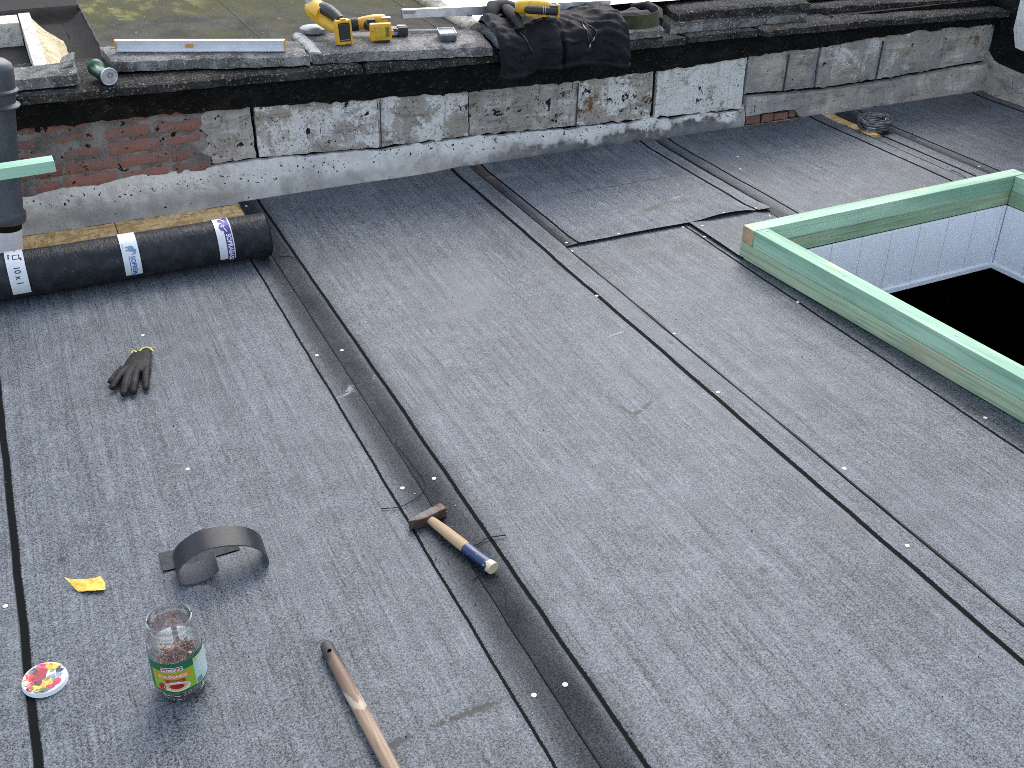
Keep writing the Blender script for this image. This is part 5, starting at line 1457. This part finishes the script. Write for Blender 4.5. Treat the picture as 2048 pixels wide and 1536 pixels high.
def cloth_mat(name, col):
    n = NT(name)
    a = n.noise(n.obj, 12, 4, 0.6); w = n.noise(n.obj, 420, 2)
    c = n.mix(n.ss(a, 0.35, 0.7), tuple(v * 0.7 for v in col), tuple(v * 1.5 for v in col))
    c = n.mix(n.ss(n.noise(n.obj, 95, 2), 0.74, 0.77, 0, 0.7), c, (0.4, 0.4, 0.38))
    return n.out(c, 0.72, n.bump(w, 0.25, 0.001), spec=0.22)
M_JACK = cloth_mat("black_jacket_cloth", (0.0075, 0.0078, 0.0092))
MB().slab(lambda u, v: jack(u, v), lambda u, v: jack(u, v, True), 150, 90).build("shell", M_JACK, jk, True)
for (ua, ub) in ((0.0, 0.445), (0.462, 1.0)):
    MB().tube([jack(lerp(ua, ub, k / 40), 0.012) + Vector((0, 0.004, -0.006)) for k in range(41)], [0.011 + 0.002 * nz(k * 0.4, ua * 9) for k in range(41)], 10).build("hem", M_JACK, jk, True)
# sleeve bunched at the left
MB().tube([Vector(p) - JO for p in ((1.862, 4.205, 0.585), (1.872, 4.26, 0.622), (1.905, 4.31, 0.640), (1.96, 4.32, 0.635), (2.02, 4.30, 0.620))], [0.014, 0.028, 0.036, 0.040, 0.034], 14, flat=0.7).build("sleeve", M_JACK, jk, True)
MB().tube([Vector(p) - JO for p in ((1.915, 4.06, 0.600), (1.925, 4.13, 0.628), (1.93, 4.20, 0.640), (1.945, 4.27, 0.640))], [0.016, 0.024, 0.028, 0.024], 12, flat=0.7).build("collar_fold", M_JACK, jk, True)
def strip_on(pts, r, name, mat):
    MB().tube([jack(u, v) - Vector((0, 0.003, -0.002)) for (u, v) in pts], r, 6).build(name, mat, jk, True)
M_ZIP = plain("zip_tape", (0.035, 0.036, 0.040), 0.35, 0.3, var=0.3, scale=400)
strip_on([(lerp(0.15, 0.255, k / 14), lerp(0.46, 0.10, k / 14)) for k in range(15)], 0.0034, "zip", M_ZIP)
strip_on([(lerp(0.235, 0.262, k / 10), lerp(0.30, 0.10, k / 10)) for k in range(11)], 0.0026, "zip", M_ZIP)
strip_on([(0.665 + 0.075 * math.sin(math.pi * k / 16) - 0.02 * k / 16, lerp(0.44, 0.16, k / 16)) for k in range(17)], 0.0034, "pocket_edge", M_ZIP)
strip_on([(0.655 - 0.015 * math.sin(math.pi * k / 16) + 0.0 * k, lerp(0.43, 0.17, k / 16)) for k in range(17)], 0.0030, "pocket_edge", M_ZIP)
pt_ = jack(0.657, 0.165)
MB().box(pt_ + Vector((0, -0.006, -0.004)), (0.005, 0.004, 0.016), 0.001, rot=(0, R(20), 0)).build("zip_pull", M_ALU, jk)
pt_ = jack(0.262, 0.10)
MB().box(pt_ + Vector((0, -0.006, -0.004)), (0.003, 0.003, 0.014), 0.001).build("zip_pull", M_ALU, jk)

# yellow tool on the jacket
t3 = empty("cordless_multitool", (2.005, 4.115, 0.634), (R(-4), R(4), R(-14)), "yellow and black cordless tool lying on the black jacket", "power tool")
MB().tube([(-0.085, 0.020, 0.030), (-0.075, 0.018, 0.031), (-0.040, 0.012, 0.034), (0.0, 0.010, 0.036), (0.040, 0.012, 0.034), (0.060, 0.014, 0.032)], [0.018, 0.026, 0.031, 0.032, 0.030, 0.022], 20, flat=0.95).build("body", M_YEL, t3, True)
MB().tube([(-0.050, -0.012, 0.026), (-0.040, -0.016, 0.026), (0.0, -0.018, 0.026), (0.045, -0.018, 0.025), (0.085, -0.018, 0.025)], [0.010, 0.016, 0.0165, 0.0165, 0.018], 16).build("rubber_grip", M_BLK, t3, True)
for xx in (0.022, 0.030):
    MB().tube([(xx, -0.018, 0.026), (xx + 0.002, -0.018, 0.026)], 0.0172, 16).build("grip_ring", M_YEL, t3, True)
MB().box((0.088, -0.008, 0.026), (0.010, 0.052, 0.052), 0.004).build("battery_foot", M_YEL, t3, True)
MB().box((0.068, -0.006, 0.028), (0.032, 0.040, 0.040), 0.006).build("foot_neck", M_BLK, t3, True)
MB().box((0.0, 0.006, 0.008), (0.090, 0.050, 0.018), 0.006).build("base_fairing", M_YEL, t3, True)

# olive belt pouch
blt = empty("tool_belt", (2.50, 4.20, 0.531), label="olive webbing tool belt coiled on the slab right of the jacket", cat="belt")
BO = Vector((2.50, 4.20, 0.531))
M_OLIVE = cloth_mat("olive_webbing", (0.050, 0.048, 0.025))
ring = []
def beltp(u, v, b=False):
    a = lerp(R(168), R(372), u)
    rx, ry = 0.125, 0.105
    off = 0.0025 if b else 0.0
    c_ = Vector((2.525 + (rx - off) * math.cos(a), 4.215 + (ry - off) * math.sin(a), 0))
    z = 0.531 + lerp(0.004, 0.060, v) + 0.012 * u * u + 0.003 * nz(u * 6, v)
    return Vector((c_.x - 0.010 * v * math.cos(a), c_.y - 0.010 * v * math.sin(a), z)) - BO
MB().slab(lambda u, v: beltp(u, v), lambda u, v: beltp(u, v, True), 50, 6).build("webbing", M_OLIVE, blt, True)
for uu in (0.10, 0.22):
    c_ = beltp(uu, 0.5)
    a_ = lerp(R(168), R(372), uu)
    MB().box(c_, (0.030, 0.010, 0.062), 0.003, rot=(0, 0, a_ + R(90))).build("buckle", M_OLIVE, blt)
def pad(u, v):
    a, r = 2 * math.pi * u, v
    return Vector((2.535 + 0.105 * r * math.cos(a), 4.235 + 0.088 * r * math.sin(a), 0.531 + 0.062 * (1 - 0.55 * r * r) + 0.014 * nz(math.cos(a) * r * 2, math.sin(a) * r * 2, 4) - 0.05 * sm(r, 0.9, 1.0))) - BO
MB().grid(pad, 40, 14).build("padded_lining", cloth_mat("dark_mauve_lining", (0.010, 0.008, 0.010)), blt, True)
MB().tube([Vector(p) - BO for p in ((2.63, 4.16, 0.552), (2.655, 4.22, 0.575), (2.650, 4.30, 0.585), (2.60, 4.36, 0.57))], [0.016, 0.022, 0.022, 0.016], 12).build("pouch_roll", M_JACK, blt, True)

# ------------------------------------------------------------------ coil of wire by the wall
wc = empty("wire_coil", (3.700, 3.885, 0.0095), label="grey coil of wire lying on the felt near the wall", cat="wire coil")
random.seed(11)
for k in range(54):
    r0 = random.uniform(0.048, 0.076); zc = 0.005 + 0.050 * random.random(); ph = random.uniform(0, 6.28); tl = random.uniform(-0.12, 0.12)
    pts = []
    for i in range(41):
        a = 2 * math.pi * i / 40 + ph
        rr = r0 + 0.004 * nz(math.cos(a) * 2 + k, math.sin(a) * 2, k)
        pts.append((rr * math.cos(a) * 1.06, rr * math.sin(a) * 0.95, max(0.003, zc + tl * rr * math.cos(a + ph) + 0.004 * nz(math.cos(a) * 3, math.sin(a) * 3, k * 2.0))))
    MB().tube(pts, 0.0027, 6, caps=False).build("wire_turn", plain("wire_%d" % (k % 3), ((0.22, 0.22, 0.22), (0.10, 0.10, 0.10), (0.42, 0.42, 0.41))[k % 3], 0.35, 0.7, var=0.3) if k < 3 else bpy.data.materials["wire_%d" % (k % 3)], wc, True)

# ------------------------------------------------------------------ clout nails hammered through the felt
M_HEAD = plain("bright_nail_head", (0.60, 0.50, 0.42), 0.45, 0.2, var=0.15, scale=300)
hm = MB().lathe([(0.0, 0.0016), (0.0035, 0.0015), (0.0056, 0.0009), (0.0060, 0.0002), (0.0058, -0.0004), (0.0, -0.0004)], 16)
nail_me = hm.mesh("roofing_nail", M_HEAD, True)
NAILS = [("clout nail left of the dark seam, level with the glove", 0.670, 2.852), ("clout nail right of the dark seam, level with the glove", 0.7485, 2.851),
         ("clout nail left of the seam, just above the hammer head", 0.6795, 2.1107), ("clout nail right of the seam, just above the hammer head", 0.7665, 2.1159),
         ("clout nail left of the seam, lowest pair near the pole", 0.6864, 1.3596), ("clout nail right of the seam, lowest pair near the pole", 0.7552, 1.3589),
         ("clout nail in the middle sheet's right lap, the topmost one", 1.6391, 2.8563), ("clout nail in the middle sheet's right lap, midway down", 1.6625, 2.1679),
         ("clout nail in the middle sheet's right lap, the lowest one", 1.6829, 1.4099), ("clout nail just right of the long lap, upper of two", 1.7400, 2.5271),
         ("clout nail just right of the long lap, lower of two", 1.7549, 1.7225), ("clout nail on the felt outside the kerb, the middle one", 2.2389, 2.5514),
         ("clout nail on the felt outside the kerb, at the right picture edge", 2.276, 1.756), ("clout nail on the curled sheet edge near the kerb corner", 2.2533, 3.135),
         ("lone clout nail on the left sheet above the curled strip", 0.2029, 2.4127), ("lone clout nail on the left sheet just above the glove", 0.2076, 3.1984),
         ("clout nail in the patch's lifted edge, at its left corner", 1.7450, 3.2852), ("clout nail on the sheet just below the patch's left corner", 1.7350, 3.222),
         ("clout nail in the patch's lifted edge, midway along", 1.9575, 3.270), ("clout nail at the tip where patch and kerb-side sheet meet", 2.2286, 3.248),
         ("clout nail on the small offcut, nearest the sheet tip", 2.2913, 3.2105), ("clout nail in the patch's lifted edge, above the offcut", 2.4272, 3.268),
         ("clout nail in the patch's lifted edge, at its right corner", 2.5869, 3.275), ("clout nail on the offcut just below the patch's right corner", 2.6067, 3.208),
         ("clout nail near the wall in the middle sheet's top left corner", 0.745, 4.1246), ("clout nail in the right sheet's dark lap behind the kerb corner", 3.7952, 3.3035),
         ("clout nail on the sheet behind the kerb, nearer the kerb", 2.8061, 3.6983), ("clout nail on the sheet behind the kerb, nearer the wall", 2.8891, 3.8369),
         ("clout nail at the far left edge beside the wide dark line", -0.2513, 2.0597)]
bpy.context.view_layer.update()
dg = bpy.context.evaluated_depsgraph_get()
for lb, x, y in NAILS:
    if True:
        hit, loc, nrm_, _, ob_, _ = scene.ray_cast(dg, Vector((x, y, 0.06)), Vector((0, 0, -1)))
        z = loc.z if hit else 0.006
        o = bpy.data.objects.new("roofing_nail", nail_me)
        COL.objects.link(o)
        o.location = (x, y, z + 0.0004)
        o.rotation_euler = nrm_.to_track_quat('Z', 'Y').to_euler() if hit else (0, 0, 0)
        tag(o, lb, "nail", "clout nails hammered into the felt")

# ------------------------------------------------------------------ loose bitumen threads
def thread(label, pts, r=0.0011, z=0.0085):
    P = [Vector((x, y, z + 0.004 * abs(nz(x * 40, y * 40)))) for x, y in pts]
    Q = []
    for i in range(len(P) - 1):
        p0, p1, p2, p3 = P[max(0, i - 1)], P[i], P[i + 1], P[min(len(P) - 1, i + 2)]
        for k in range(6):
            t = k / 6
            Q.append(0.5 * ((2 * p1) + (-p0 + p2) * t + (2 * p0 - 5 * p1 + 4 * p2 - p3) * t * t + (-p0 + 3 * p1 - 3 * p2 + p3) * t ** 3))
    Q.append(P[-1])
    o = MB().tube(Q, r, 6).build("loose_thread", BLACK, None, True)
    tag(o, label, "thread", "loose bitumen threads along the seams")
thread("thin black thread curling from the seam corner beside the roll", [(0.7238, 3.600), (0.771, 3.588), (0.792, 3.5648), (0.8024, 3.5141)])
thread("thin black thread curving left of the hammer head", [(0.6019, 2.0495), (0.6463, 2.0362), (0.6826, 2.0463), (0.7182, 2.0706), (0.7388, 2.1073), (0.7382, 2.1786), (0.729, 2.3077)])
thread("thin black thread sticking out right of the hammer's blue grip", [(0.7392, 1.8287), (0.765, 1.828), (0.7943, 1.838), (0.8388, 1.8302)], 0.0014)
thread("thin black thread hanging off the seam below the hammer handle", [(0.7276, 1.90), (0.7286, 1.8335), (0.724, 1.7774), (0.7229, 1.731), (0.7055, 1.7186)], 0.0014)
thread("pale thin thread arching over the seam below the hammer", [(0.760, 1.72), (0.758, 1.66), (0.735, 1.60)], 0.0007)
thread("thin black thread on the narrow strip beside the far kerb corner", [(3.608, 3.1525), (3.6357, 3.2379), (3.6409, 3.3022), (3.6218, 3.297)])
thread("thin black thread standing up right of the wire coil", [(3.862, 3.7903), (3.8083, 3.7413), (3.8023, 3.7045)])

# ------------------------------------------------------------------ scattered grit and crumbs
random.seed(77)
gd, gp = MB(), MB()
for i in range(300):
    x, y = random.uniform(-0.3, 2.2), random.uniform(0.85, 4.0)
    if i % 3 == 0: x = 0.72 + random.gauss(0, 0.07)
    z = 0.0092 if y < 3.2 else 0.0125
    r = random.uniform(0.0006, 0.0016)
    t_ = gd if i % 5 else gp
    b_ = bmesh.new(); bmesh.ops.create_icosphere(b_, subdivisions=1, radius=r)
    for v in b_.verts: v.co = Vector((v.co.x * random.uniform(0.6, 1.8), v.co.y * random.uniform(0.6, 1.8), v.co.z * random.uniform(0.4, 0.8)))
    t_.bm(b_, Matrix.Translation((x, y, z - 0.0022)))
g_ = gd.build("grit", plain("dark_crumb", (0.02, 0.02, 0.02), 0.8, spec=0.1)); tag(g_, "dark bitumen crumbs scattered over the felt sheets", "grit"); g_["kind"] = "stuff"
g_ = gp.build("chips", plain("pale_chip", (0.55, 0.54, 0.5), 0.8, spec=0.1)); tag(g_, "pale dust chips scattered over the felt sheets", "grit"); g_["kind"] = "stuff"
